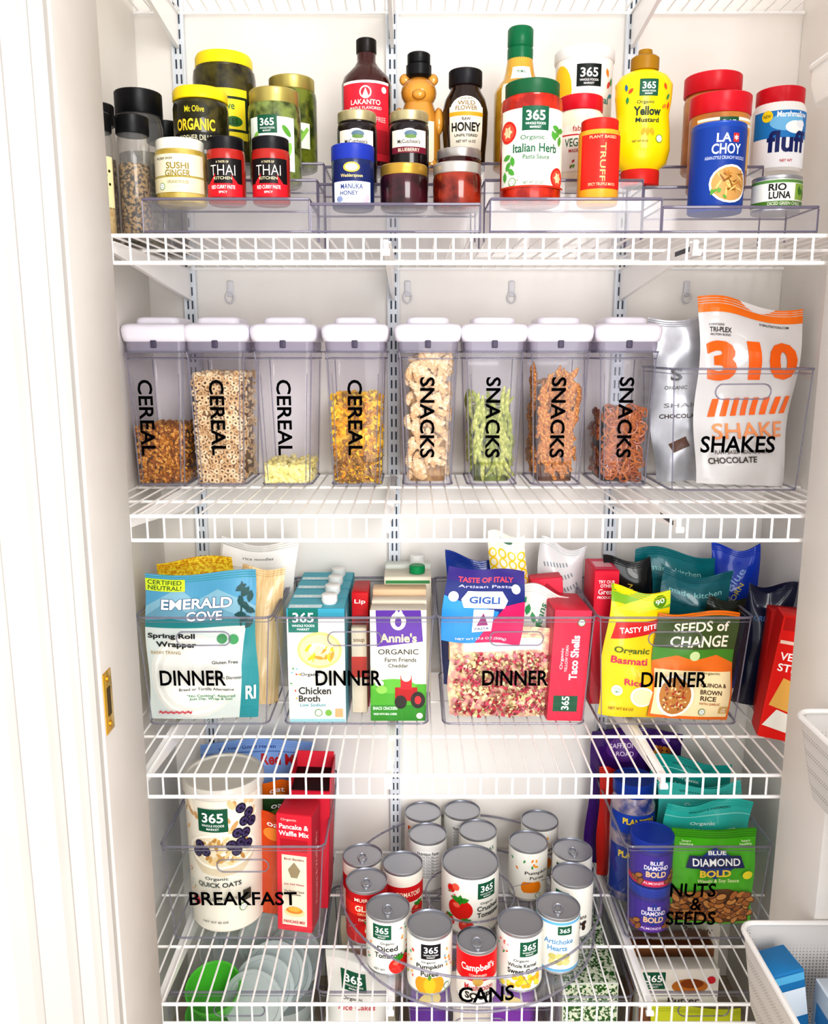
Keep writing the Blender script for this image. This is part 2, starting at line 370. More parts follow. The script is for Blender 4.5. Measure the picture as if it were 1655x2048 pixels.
def g(gg):
    gg.R(-30,14,30,98,'efe9d8'); gg.E(0,96,28,18,'efe9d8'); gg.T('LOCAL RAW',0,110,22,3,'4a3a1a'); gg.T('WILD',0,103,30,7,'8a6a2a'); gg.T('FLOWER',0,95,36,7,'8a6a2a'); gg.R(-30,83,30,89,'d9a62b'); gg.T('RAW',0,78,14,5,'222'); gg.T('HONEY',0,66,50,14,'201a14',b=.03); gg.T('UNFILTERED',0,53,40,4,'3a3020'); gg.T('NET WT 16 OZ',0,44,34,4,'3a3020')
vessel('honey_jar','dark honey bottle with black ribbed cap and cream label','bottle',(.0855,Y3-.005,Z3m),[(.030,0),(.034,.004),(.035,.03),(.0375,.06),(.0385,.095),(.034,.115),(.026,.128),(.024,.14)],mat('220d08',.15,0,.7),(lidp(.027,.135,.160),mat('17151a',.4)),g,bn='bottle_body',group=G1,ribs=.03)
for x,w,fr in ((-.09,'APPLE BUTTER','7a2424'),(-.008,'BLUEBERRY','7a1c34')):
    def g(gg):
        gg.R(-30,54,30,88,'efe8da'); gg.E(0,80,16,10,'f7f2e6'); gg.E(3,82,10,5,'5f7a8c'); gg.E(3,78,9,3,'6a8a4a'); gg.T("McCutcheon's",0,71,36,6,'2a2018'); gg.R(-30,54,30,63,fr); gg.T(w,0,58.5,34,5,'f3e9d0')
    vessel('jam_jar','dark jam jar with gold lid and cream label','jar',(x,Y2+.012,Z2m),jarp(.0315,.118,.88,.84),mat('1a0e12',.18,0,.6),(lidp(.0305,.103,.118),mat('b9ae86',.3,.5)),g,group=G1)
def g(gg):
    gg.R(-30,6,30,60,'e8eef2'); gg.R(-30,36,30,60,'16245c'); gg.E(0,55,12,7,'d8b24a'); gg.E(0,55,9,5,'efe2b0'); gg.T('Wedderspoon',0,43,32,6,'e8d28a'); gg.T('MANUKA',0,29,32,7,'2c3c7a'); gg.T('HONEY',-4,20,26,6,'2c3c7a'); gg.E(20,14,7,7,'e0bcc6'); gg.E(-18,12,5,4,'8a9ac0')
vessel('honey_jar','small honey jar with royal blue lid','jar',(-.089,Y1-.005,Z1m),jarp(.031,.088,.92,.82),mat('1a2858',.25,0,.4),(lidp(.031,.066,.088),mat('2238a0',.35)),g,group=G1,ribs=.012)
vessel('jam_jar','squat jar of dark purple jam with gold lid','jar',(-.0145,Y1,Z1m),jarp(.035,.062,.92,.74),matn('240a10','42121e',40,.15,.7),(lidp(.0345,.047,.062),mat('b8933c',.3,.6)),None,group=G1)
vessel('jam_jar','squat jar of amber red jam with silver lid','jar',(.0635,Y1,Z1m),jarp(.0355,.064,.92,.74),matn('521008','8f2c14',40,.15,.7),(lidp(.0352,.049,.064),mat('b9b4b0',.3,.6)),None,group=G1)
vessel('jam_jar','squat jar of dark red jam with silver lid','jar',(.071,Y2+.0,Z2m),jarp(.035,.060,.92,.74),mat('34090c',.15,0,.7),(lidp(.035,.046,.060),mat('b4afab',.3,.6)),None,group=G1)
def g(gg):
    gg.R(-26,138,26,158,'f4f1ea'); gg.T('PRIMAL',0,150,26,5,'1f6b4a'); gg.R(-36,100,36,130,'efe9d8'); gg.T('AVOCADO OIL',0,122,44,6,'1f6b4a'); gg.T('DRESSING',0,110,36,6,'8a7a2a')
vessel('dressing_bottle','tall golden dressing bottle with green cap','bottle',(.176,Y3,Z3),[(.038,0),(.042,.003),(.042,.11),(.042,.12),(.038,.13),(.028,.142),(.024,.155),(.02,.18)],matn('b07c1c','d4a53c',14,.15,.6),([(.0205,.16),(.021,.163),(.021,.19),(.019,.192),(.021,.195),(.021,.219),(.019,.222)],mat('0a6a42',.3)),g,bn='bottle_body',group=G1,ribs=.01)
def g(gg):
    gg.R(-58,22,58,126,'efeee0'); logo365(gg,0,112,32); gg.T('Organic',-4,86,34,8,'2f6b45'); gg.T('Italian Herb',1,73,66,12,'1f5f42',b=.02); gg.T('Pasta Sauce',2,61,38,6,'2f6b45')
    for x,y,r in ((-42,96,15),(38,34,14),(-24,30,1)): gg.E(x,y,r,r,'cf2a22'); gg.E(x,y,r*.78,r*.78,'e2503a'); gg.L+=1; [gg.leaf(x,y,r*1.2,a,'f4c9a0') for a in (0,60,120)]
    gg.L+=1
    for x,y,a in ((34,92,40),(40,84,80),(28,90,120),(42,98,10),(32,100,160),(-40,50,60),(-32,56,100),(-42,62,20),(-34,42,140),(-46,36,90)): gg.leaf(x,y,15,a,'4f9a3c')
    usda(gg,-32,28,6); gg.T('NET WT 25 OZ',-2,26,28,4,'3f6b45'); gg.R(-58,20,58,22.5,'b8301a')
vessel('pasta_sauce_jar','large red pasta sauce jar with green lid and herb label','jar',(.171,Y1+.004,Z1),jarp(.0445,.167,.86,.86),matn('8f1408','bd2c12',50,.2,.6),(lidp(.039,.147,.167),mat('175a36',.35)),g,group=G1)
def g(gg):
    gg.R(-60,4,60,176,'f4f2ec'); gg.E(-52,120,24,40,'f0c42a'); logo365(gg,0,140,34,'0e1815'); gg.T('Original',8,102,60,14,'3f8a7a',b=.01); gg.T('Oats',0,86,30,12,'3f8a7a'); gg.L+=1
    for x,y,a,c in ((38,128,60,'d9412f'),(44,112,20,'2f8a9a'),(34,146,110,'e8862a'),(46,134,80,'4f9a3c')): gg.leaf(x,y,14,a,c)
vessel('oatmeal_tub','white cardboard food tub with plastic lid','canister',(.284,Y3+.005,Z3),[(.044,0),(.0455,.003),(.047,.17),(.047,.178)],mat('ecebe6',.5),([(.048,.168),(.0495,.17),(.0495,.184),(.047,.187),(.044,.187),(.043,.184)],mat('e4e3e2',.35)),g,bn='tub_body',group=G1)
def g(gg):
    gg.R(-44,20,44,86,'f0ece2'); gg.R(-44,72,44,74,'c92430'); gg.E(0,82,24,9,'e9e4d4'); gg.T('fabulous',0,82,36,8,'b03030'); gg.T('VEG. MAYO',0,62,60,12,'3a6b45'); gg.T('MADE WITH LOVE',0,50,46,5,'b03030'); leaves(gg,0,34,14,('5f9e3a','b03030'),8,4,(2,.6))
vessel('mayonnaise_jar','white mayonnaise jar with red lid','jar',(.262,Y2+.012,Z2),[(.034,0),(.039,.004),(.0395,.09),(.036,.105),(.032,.112),(.032,.12)],matn('e9dfc4','efe6d2',30,.3,.3),(lidp(.0345,.112,.134),mat('c9182a',.3)),g,group=G1,ribs=.012)
def g(gg):
    gg.R(-34,20,34,94,'d0281e'); gg.T('TRUFF',0,56,52,8,'f0b878',rot=-90); gg.T('PLANT BASED',0,90,40,4,'f0c8a0'); gg.T('SPICY TRUFFLE MAYO',0,26,40,4,'f0c8a0')
vessel('truffle_mayo_jar','slim red-labelled condiment jar with red lid','jar',(.2696,Y1,Z1),jarp(.030,.117,.8,.86),mat('e0a02c',.25,0,.5),(lidp(.0265,.1,.117),mat('c9261c',.35)),g,group=G1,ribs=.01)
def g(gg):
    logo365(gg,0,139,24); gg.T('Organic',-4,118,28,6,'1d4f3c'); gg.T('Yellow',0,106,46,13,'173a30',b=.03); gg.T('Mustard',0,93,38,7,'173a30',b=.02); gg.L+=1
    for x,y,a,c in ((-28,135,40,'e8502a'),(-34,122,80,'2f8a4f'),(28,142,120,'e8502a'),(36,128,60,'2f8a4f'),(30,114,20,'e8862a'),(-36,140,100,'2f6b9a'),(40,116,90,'d9412f')): gg.leaf(x,y,11,a,c)
    for i in range(3): gg.leaf(-6+i*7,76,13,70+i*20,'e8a01c')
    usda(gg,20,66,6); gg.T('NET WT 8 OZ',-10,62,24,3,'173a30')
pr=[(.026,0),(.029,.003),(.029,.024),(.030,.026),(.040,.034),(.0445,.055),(.043,.08),(.0405,.105),(.0435,.13),(.044,.15),(.036,.162),(.02,.170),(.018,.176)]
base=M(); lathe(base,[(.0275,0),(.0302,.002),(.0302,.022),(.029,.024)],mat('c9261f',.35),40,sy=.85)
vessel('mustard_bottle','yellow mustard squeeze bottle with pointed ochre cap','bottle',(.357,Y2,Z2),pr,mat('f2cf04',.3,0,.3),([(.0205,.170),(.021,.173),(.021,.188),(.017,.191),(.011,.193),(.010,.2)],mat('a07414',.4)),g,sy=.75,bn='bottle_body',group=G1,ribs=.02,extra=[('foot_band',base,'red base')])
for (x,y,z,h,tx) in ((.499,Y3,Z3r,.152,'a'),(.478,Y2,Z2r,.142,'b')):
    def g(gg):
        gg.R(-50,30,50,100,'e6b45a'); gg.R(-50,100,50,104,'f4f0e2'); gg.R(-50,92,50,96,'f4f0e2'); logo365(gg,0,92,24,'17593f'); gg.T('Organic',0,70,34,8,'5a2a10'); gg.T('Peanut Butter',0,58,56,10,'5a2a10'); gg.E(30,84,10,8,'d98a2a'); gg.E(-32,44,12,8,'c27a2a')
    vessel('peanut_butter_jar','tan peanut butter jar with red lid','jar',(x,y,z),[(.042,0),(.045,.004),(.045,.11),(.043,.12),(.04,.124)],matn('a8662c','c0803c',30,.3,.4),(lidp(.046,h-.03,h),mat('d01c2c',.3)),g,group=G1,ribs=.008)
def g(gg):
    gg.R(-64,8,64,113,'163f96'); gg.T('LA',-5,98,20,12,'f2f4fa',b=.02); gg.P([(8,92),(17,92),(17,104),(8,104)],'d8352c'); gg.T('*',12.5,98,7,7,'fff'); gg.T('CHOY',0,83,42,14,'f2f4fa',b=.02); gg.T('ASIAN-STYLE CRUNCHY NOODLES',0,71,60,4.5,'cfd8f0')
    gg.E(8,36,30,26,'f4f0e6'); gg.E(8,36,27,23,'c99a5a'); 
    r=random.Random(2)
    scatter(gg,26,lambda i: gg.E(8+r.uniform(-18,18),36+r.uniform(-15,15),7,1.3,('8a5a22','e6c27a','b8803a')[i%3],r.uniform(0,180),8,True))
    gg.L+=1
    for i in range(6): gg.leaf(-8+r.uniform(-10,10),22+r.uniform(-6,6),8,r.uniform(0,180),'5f9e3a')
vessel('noodle_can','tall blue can of crunchy noodles','can',(.443,Y1+.0,Z1r),[(.037,0),(.0385,.002),(.0385,.118),(.037,.121)],mat('1d48a0',.4),(lidp(.0385,.116,.121),mat('2b4fb0',.3,.3)),g,bn='can_body',group=G1)
def g(gg):
    gg.R(-60,4,60,92,'f4f6fa'); gg.R(-60,50,60,92,'2380c8'); gg.E(0,74,30,14,'7ac0ea'); gg.T('Marshmallow',8,86,54,9,'fff',b=.02); gg.E(12,66,17,10,'fff'); gg.E(22,71,9,6,'f0f4fa'); gg.T('fluff',2,44,68,34,'152468',b=.03); gg.E(-34,84,9,9,'f2d51c'); gg.T('NEW',-34,84,12,5,'333'); gg.T('NET WT',0,14,20,4,'c92430')
vessel('marshmallow_spread_jar','white marshmallow spread jar with red lid and blue label','jar',(.613,Y3,Z3r),[(.038,0),(.042,.004),(.042,.098),(.038,.106),(.036,.11)],mat('efeeec',.3,0,.3),(lidp(.038,.106,.131),mat('d01c2c',.3)),g,group=G1,ribs=.01)
STEEL=mat('b4b6bc',.3,.7); STL=matn('777a84','878a94',20,.35,0,metal=.55)
def can(name,label,loc,r,h,base,gfx,tab=False,rot=0,group=None,lidc=None):
    b=M(); lathe(b,[(r*.95,0),(r*.99,.0015),(r*.985,.004),(r*.985,h-.004),(r*.985,h-.003)],STEEL,48)
    l=M(); L=lidc or STL
    lathe(l,[(r*.985,h-.0045),(r*1.005,h-.0035),(r*1.01,h-.0008),(r*.985,h)],STEEL,48,cap=(False,False))
    lathe(l,[(r*.985,h),(r*.955,h-.0012),(r*.935,h-.005),(r*.86,h-.0052),(r*.84,h-.0038),(r*.7,h-.0038),(r*.68,h-.0050),(r*.5,h-.0050),(r*.48,h-.0042)],L,48,cap=(False,True))
    w=M(); lathe(w,[(r*.99,.005),(r*.99+.0003,.0055),(r*.99+.0003,h-.0065),(r*.99,h-.006)],mat(base,.4),96,cap=(False,False))
    parts=[('can_body',b),('lid',l),('paper_wrap',w)]
    if gfx:
        gg=G(lambda u,v,l:((r+l)*math.sin(u/r),-(r+l)*math.cos(u/r),v),2.5,rough=.4); gfx(gg); parts.append(('label',gg.m))
    if tab:
        t=M(); tube(t,[(.008*math.cos(a*pi/6),-.006+.012*math.sin(a*pi/6),h-.0015) for a in range(12)],.0018,STEEL,6,True); rbox(t,-.004,.004,-.024,-.012,h-.003,h-.001,STEEL,.001); lathe(t,[(.004,h-.004),(.004,h-.0005)],STEEL,12,c=(0,-.02,0)); parts.append(('pull_tab',t))
    return T(name,label,'can',loc,parts,rot=(0,0,rot),group=group)
def g(gg):
    gg.R(-60,7,60,43,'efeee6'); gg.R(-60,39,60,43,'5f8f4a'); gg.T('RIO',-12,33,24,10,'1d1b1a',b=.03); gg.T('LUNA',-8,22,30,10,'1d1b1a',b=.03); gg.R(14,16,44,38,'8fb04a'); gg.R(-60,7,60,14,'4f7f2a'); gg.T('DICED GREEN CHILES',0,10.5,48,4.5,'f0f0e0'); gg.L+=1; [gg.leaf(26+dx,27-dx*.3,14,a,'3f7a22') for dx,a in ((0,20),(10,60),(-4,100))]
can('chile_can','short can of diced green chiles on the riser',(.534,Y1+.003,Z1r),.0345,.05,'e9e8dc',g,group=G1)
def spice(x,y,r,h,fill,lab=False):
    b=M(); lathe(b,[(r*.95,0),(r,.003),(r,h*.78),(r*.9,h*.84),(r*.9,h*.86)],clear('f2f0ee',.08,.4),40,cap=(True,False))
    c=M(); lathe(c,[(r*.9,.003),(r*.94,.005),(r*.94,h*.6),(r*.9,h*.61)],fill,32)
    l=M(); lathe(l,lidp(r*1.0,h*.85,h),mat('121215',.35),60,ribs=.015)
    p=[('jar_body',b),('spice_filling',c),('lid',l)]
    if lab:
        gg=G(lambda u,v,l:((r+l)*math.sin(u/r),-(r+l)*math.cos(u/r),v),2.5); gg.R(-20,40,30,110,'e8dcae'); gg.T('PEPPER',0,100,20,6,'333'); [gg.E(12+i%3*5,60+i*6,2,2,'3a3020') for i in range(6)]; p.append(('label',gg.m))
    T('spice_jar','clear spice jar with black lid standing on the wire shelf','jar',(x,y,1.5525),p,group='spice jars')
PEP=matn('2a1e14','a98a5a',220,.6,lo=.45,hi=.55)
spice(-.413,-.375,.0235,.172,PEP); spice(-.457,-.40,.021,.17,matn('c9a45a','e0c98a',200,.6),True)
spice(-.436,-.262,.036,.235,matn('4a4a34','7a7456',120,.5)); spice(-.424,-.16,.031,.215,matn('2a2a20','56503c',120,.5)); spice(-.476,-.33,.022,.2,PEP)
# ================================================================ shelf 2 canisters
LIDM=mat('e6e2ec',.3,0,.4); LET=mat('060608',.9,0,0,0); NEC=clear('d4d0de',.36,.5,'c8c3d4')
Z=1.1485
CANX=[-.4545,-.3475,-.2290,-.1035,.0245,.141,.2565,.376]
def canister(x,word,toff=0):
    b=M(); yc=-.120; pr=[(.0425,.066,0),(.0445,.0705,.004),(.047,.0715,.06),(.0525,.073,.225),(.0545,.0745,.238)]
    loft(b,[rr(w,d,.014,z,0,0,7) for w,d,z in pr],CANM,cap=(True,False))
    e=M(); 
    for w,d,z,r in ((.0445,.0705,.003,.0020),(.0527,.0732,.2265,.0013),(.0547,.0747,.238,.0017)):
        tube(e,rr(w,d,.014,z,0,0,5),r,EDGE,5,True)
    for s in (-1,1): tube(e,[(s*.0405,-.0695,.004),(s*.0485,-.072,.225),(s*.0505,-.0742,.238)],.0013,EDGE,5); tube(e,[(s*.034,-.070,.01),(s*.041,-.0735,.20)],.0008,EDGE,5); tube(e,[(s*.0405,.0695,.004),(s*.0485,.072,.228)],.0011,EDGE,5)  # slim inner strips stand in for highlights along the rounded corners
    n=M(); loft(n,[rr(w,d,.013,z,0,0,7) for w,d,z in ((.0515,.072,.238),(.0525,.073,.246),(.0525,.073,.256))],NEC,cap=(False,False))
    rbox(n,-.005,.005,-.0775,-.0725,.245,.258,mat('4b465a',.4),.001)
    l=M(); loft(l,[rr(w,d,.015,z,0,0,8) for w,d,z in ((.0530,.0720,.255),(.0560,.0750,.2570),(.0580,.0770,.264),(.0590,.0780,.272),(.0590,.0780,.2775),(.0575,.0765,.2825),(.0540,.073,.2855),(.048,.067,.287))],LIDM)
    loft(l,[rr(w,d,.012,z,0,.0,8) for w,d,z in ((.038,.052,.2865),(.0375,.0515,.2935),(.0355,.0495,.2970),(.030,.044,.2990))],LIDM)
    def fm(u,v,l): 
        t=max(0,min(1,(v-.004)/.22)); return (u,-.0712-.0024*t-l,v)
    gg=G(fm,0,0); gg.T(word,-1+toff,123,134 if word=='CEREAL' else 143,26,LET,rot=-90,b=.018)
    T('food_canister','clear tall pantry canister with lavender-white lid and black '+word.lower()+' lettering','canister',(x,yc,Z),[('canister_body',b),('edge_and_glint',e),('collar',n),('lid',l),('lettering',gg.m)],group='clear cereal and snack canisters')
for i,x in enumerate(CANX): canister(x,'CEREAL' if i<4 else 'SNACKS',-19 if i==0 else 0)
def torus(R,r,n=12,k=6,sq=1):
    vs=[];fs=[]
    for i in range(n):
        for j in range(k):
            a=2*pi*i/n;b=2*pi*j/k; vs.append(((R+r*math.cos(b))*math.cos(a),(R+r*math.cos(b))*math.sin(a)*sq,r*math.sin(b)))
    for i in range(n):
        for j in range(k): fs.append((i*k+j,((i+1)%n)*k+j,((i+1)%n)*k+(j+1)%k,i*k+(j+1)%k))
    return vs,fs
def blob(rx,ry,rz,n=7):
    m=M(); ell3(m,(0,0,0),(rx,ry,rz),mat('fff'),n); return m.v,m.f
def flake(s,r):
    vs=[(0,0,.0)]+[(s*r.uniform(.7,1.1)*math.cos(2*pi*i/7),s*r.uniform(.7,1.1)*math.sin(2*pi*i/7),r.uniform(-.3,.35)*s) for i in range(7)]
    return vs,[(0,1+i,1+(i+1)%7) for i in range(7)]
def rnd_m(r): return Matrix.Rotation(r.uniform(0,6.28),3,'X')@Matrix.Rotation(r.uniform(0,6.28),3,'Y')@Matrix.Rotation(r.uniform(0,6.28),3,'Z')
def filln(name,label,cx,h,core,gens,n,size,seed,face=0,grid=False):
    r=random.Random(seed); m=M()
    rings=[rr(.0445-size*1.2-.002+.005*(z/.23),.0705-size*1.2-.002,.01,z) for z in (.005,h*.5,max(h-size,.01))]
    loft(m,rings,core)  # core coloured darker, in place of shade between the pieces
    def put(p,i,fc):
        vs,fs,mt=gens[i%len(gens)]
        R=rnd_m(r)
        if fc: R=Matrix.Rotation(r.uniform(0,6.28),3,'Y')@Matrix.Rotation(pi/2+r.gauss(0,fc),3,'X')
        m.add([R@Vector(v)+Vector(p) for v in vs],fs,mt,True)
    if grid:
        s=size*1.75; j=0; z=size+.003
        while z<h:
            ex=.006*(z/.23); x=-.039-ex+(s/2 if j%2 else 0)
            while x<.039+ex:
                put((x+r.uniform(-.0012,.0012),-.0640-ex*.25+r.uniform(-.0015,.0012),z+r.uniform(-.0012,.0012)),r.randrange(9),face); x+=s
            z+=s*.86; j+=1
    for i in range(n):
        q=r.random(); hw=.0435-size*.7; hd=.0695-size*.7
        z=r.uniform(size*.6+.003,h); ex=.006*(z/.23)
        if q<.5: p=(r.uniform(-hw-ex,hw+ex),-hd-ex*.3+r.uniform(0,size*.7),z)
        elif q<.62: p=(-hw-ex+r.uniform(0,size*.7),r.uniform(-hd,hd),z)
        elif q<.74: p=(hw+ex-r.uniform(0,size*.7),r.uniform(-hd,hd),z)
        else: p=(r.uniform(-hw-ex,hw+ex),r.uniform(-hd,hd),h+r.uniform(-size,size*.5))
        if grid and q<.5: p=(p[0],-.0575,p[2])
        put(p,i,0)
    T(name,label,'cereal' ,(cx,-.12,Z),[('x',m)],kind='stuff')
rf=random.Random(11)
b1=mat('b8781c',.6);b2=mat('94561a',.6);b3=mat('d29a48',.6)
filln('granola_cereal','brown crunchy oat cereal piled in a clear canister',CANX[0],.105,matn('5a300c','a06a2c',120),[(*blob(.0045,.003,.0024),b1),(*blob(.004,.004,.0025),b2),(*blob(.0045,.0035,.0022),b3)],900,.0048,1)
filln('oat_ring_cereal','toasted oat ring cereal filling a clear canister',CANX[1],.198,matn('6a4c2c','947048',120),[(*torus(.0039,.0019),mat('e2c69c',.6)),(*torus(.0041,.0018),mat('d0ac7c',.6)),(*torus(.0038,.0020),mat('ecd8b2',.6))],700,.0058,2,face=.5,grid=True)
filln('puffed_corn_cereal','pale yellow puffed cereal balls in a clear canister',CANX[2],.036,matn('c9b870','e0d49a',120),[(*blob(.005,.005,.005,10),mat('ecdf8c',.6)),(*blob(.0045,.005,.005,10),mat('f3eaa8',.6))],320,.005,3)
filln('corn_flake_cereal','yellow flakes with oat clusters in a clear canister',CANX[3],.158,matn('a8741c','e0b430',90),[(*flake(.0085,rf),mat('f2c41c',.5)),(*flake(.007,rf),mat('f8dc4c',.5)),(*flake(.008,rf),mat('e6a818',.5)),(*blob(.004,.004,.003),mat('a8783c',.6)),(*flake(.007,rf),mat('f4cc30',.5))],820,.0065,4)
filln('oat_cluster_cereal','layer of brown oat clusters among corn flakes',CANX[3],.05,matn('7a5a2a','b8903c',120),[(*blob(.0045,.004,.003),mat('b08440',.6)),(*blob(.004,.004,.004),mat('80581f',.6)),(*flake(.006,rf),mat('e6c24a',.5))],330,.006,5)
def snackset(name,label,cx,h,meshes,n,L,rad,core,seed,ori='stand',tilt=.7):
    r=random.Random(seed)
    m=M(); s=.013
    loft(m,[rr(.0445-s,.0705-s*1.5,.01,.006),rr(.047-s,.071-s*1.5,.01,h*.6),rr(.044-s,.070-s*1.3,.01,max(h-.016,.02))],core)  # filler darker than the snacks, gap shade put into its colour
    T('snack_pile','shade-darkened mass of '+label,'snack',(cx,-.12,Z),[('x',m)],kind='stuff')
    for i in range(n):
        me=meshes[i%len(meshes)]
        o=bpy.data.objects.new(name,me); COL.objects.link(o)
        t=(i+.5)/n; q=r.random()
        ty=r.uniform(-tilt,tilt)
        if ori=='stand':
            sx=L*abs(math.sin(ty))+rad; sz=L*math.cos(ty)*.9+rad
        else: sx=sz=L+.001
        z=sz+.004+(h-sz)*t; ex=.006*(max(0,z-L)/.23)
        xl=max(.0425+ex-sx,.003)
        if q<.74: p=(-xl+2*xl*((i*.618+r.uniform(-.06,.06))%1),(-.0685+rad+.001 if i%3 else -.0685+rad*2.6)-ex*.2,z); rx=r.uniform(-.06,.06); rz=r.uniform(-.3,.3) if ori!='face' else r.uniform(-.35,.35)
        elif q<.88: p=((1 if cx<0.1 else -1)*(.0425+ex-rad-.001),r.uniform(-.045,.045),z); rx=r.uniform(-.5,.5); ty*=.12; rz=pi/2 if ori=='face' else 0
        else: p=(r.uniform(-xl,xl),r.uniform(-.045,.045),h-rad); rx=r.uniform(-.3,.3)+ (pi/2 if ori!='face' else 0); rz=r.uniform(0,3); ty=0; p=(p[0]*.5,p[1]*.8,p[2])
        if ori=='face' and q<.88: ty=r.uniform(0,6.28) if q<.74 else 0
        o.location=(cx+p[0],-.12+p[1],Z+p[2]); o.rotation_euler=(rx,ty,rz)
        o['label']=label; o['category']='snack'; o['group']=label+' in canister'
def stick(l,r,mt,bend=0,n=7,wob=0,name='stick',rs=None,twist=0):
    rs=rs or random.Random(1); rings=[]
    for k in range(17):
        t=k/16; z=(t-.5)*l; rad=r*(math.sin(pi*min(max(t,.04),.96))**.35)*(1+wob*rs.uniform(-1,1)); bx=bend*(4*(t-.5)**2-.5)
        rings.append([(bx+rad*(1+(.28*math.cos(2*(2*pi*i/n)) if twist else 0))*math.cos(2*pi*i/n+twist*t),rad*(1+(.28*math.cos(2*(2*pi*i/n)) if twist else 0))*math.sin(2*pi*i/n+twist*t),z) for i in range(n)])
    m=M(); loft(m,rings,mt); return m.mesh(name)
rs=random.Random(5)
puff=[stick(.027,.0070,matn(a,b,150,.7),.003,9,.14,'cheese_puff',rs) for a,b in (('d2b084','ecd8b4'),('dcbc90','f2e2c4'),('c8a070','e6c89c'))]
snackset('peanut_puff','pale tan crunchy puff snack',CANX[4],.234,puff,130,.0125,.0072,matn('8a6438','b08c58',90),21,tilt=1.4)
pea=[stick(l,.0044,matn(a,c,160,.6),b,7,.05,'pea_crisp',rs) for l,b,a,c in ((.046,.006,'8a9430','b6bc62'),(.042,-.006,'7a8628','a4ac50'),(.050,.004,'969c40','c6ca78'))]
snackset('pea_crisp','green curved pea crisp snack',CANX[5],.150,pea,96,.023,.005,matn('4a5218','70802c',60),22,tilt=.55)
ses=[stick(l,.0052,matn('a8601c','dda04c',260,.5,lo=.48,hi=.6),b,12,.03,'sesame_stick',rs,twist=8) for l,b in ((.050,.003),(.044,-.002),(.054,.0))]
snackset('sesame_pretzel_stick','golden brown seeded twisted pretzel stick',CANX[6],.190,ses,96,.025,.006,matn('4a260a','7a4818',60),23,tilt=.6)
def pretz(mt):
    m=M(); P=[]
    for i in range(25):
        t=-2.45+4.9*i/24; P.append((.0120*math.sin(t)*(1+.1*math.cos(2*t)),0,.0092*math.cos(t)))
    tube(m,P,.0021,mt,7); tube(m,[P[0],(.003,-.002,.001),(.006,0,.0075)],.0019,mt,6); tube(m,[P[-1],(-.003,.002,.001),(-.006,0,.0075)],.0019,mt,6)
    return m.mesh('pretzel')
prz=[pretz(matn('7a300a','b05c1c',90,.25,.7)),pretz(matn('8e3e12','c4742a',90,.25,.7))]
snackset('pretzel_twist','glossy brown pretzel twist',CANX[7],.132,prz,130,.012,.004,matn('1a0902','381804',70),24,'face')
# ================================================================ bins
def cbin(x0,x1,yf,zb,h,d,word=None,size=None,tx=0,tv=None,handle=True,label='clear plastic storage bin',group='clear labelled storage bins',tap=.012,words=None):
    w=(x1-x0)/2; cx=(x0+x1)/2; cy=yf+d/2
    rt=[(w-tap,d/2-tap*.8,0),(w-tap+.002,d/2-tap*.8+.002,.003),(w,d/2,h)]
    b=M(); loft(b,[rr(a,c,.014,z,0,0,6) for a,c,z in rt],CLR,cap=(True,False))
    e=M(); tube(e,rr(w+.001,d/2+.001,.014,h,0,0,6),.0023,EDGE,6,True); tube(e,rr(w+.0005,d/2+.0005,.014,h-.008,0,0,6),.0008,EDGE,5,True); tube(e,rr(w-tap+.001,d/2-tap*.8+.001,.014,.002,0,0,6),.0018,EDGE,6,True)
    for sx in (-1,1):
        for sy in (-1,1):
            tube(e,[(sx*(w-tap-.003),sy*(d/2-tap*.8-.002),.003),(sx*(w-.003),sy*(d/2-.003),h)],.0013,EDGE,5)
    parts=[('bin_body',b),('rim',e)]
    def yv(v): return -(d/2-tap*.8)-tap*.8*(v/h)-.002
    if handle:
        hm=M(); pts=[]
        for i in range(20):
            a=2*pi*i/20; px=.034*(1 if math.cos(a)>=0 else -1)+.013*math.cos(a); pz=h-.038+.013*math.sin(a); pts.append((px,yv(pz)-.001,pz))
        tube(hm,pts,.0014,EDGE,6,True); parts.append(('handle',hm))
    if word or words:
        gg=G(lambda u,v,l:(u,yv(v)-l,v),0,0)
        for (s,u,v,ww,hh) in (words or [(word,tx,tv,size[0],size[1])]): gg.T(s,u,v,ww,hh,LET,b=.018)
        parts.append(('lettering',gg.m))
    T('storage_bin',label,'storage bin',(cx,cy,zb),parts,group=group)
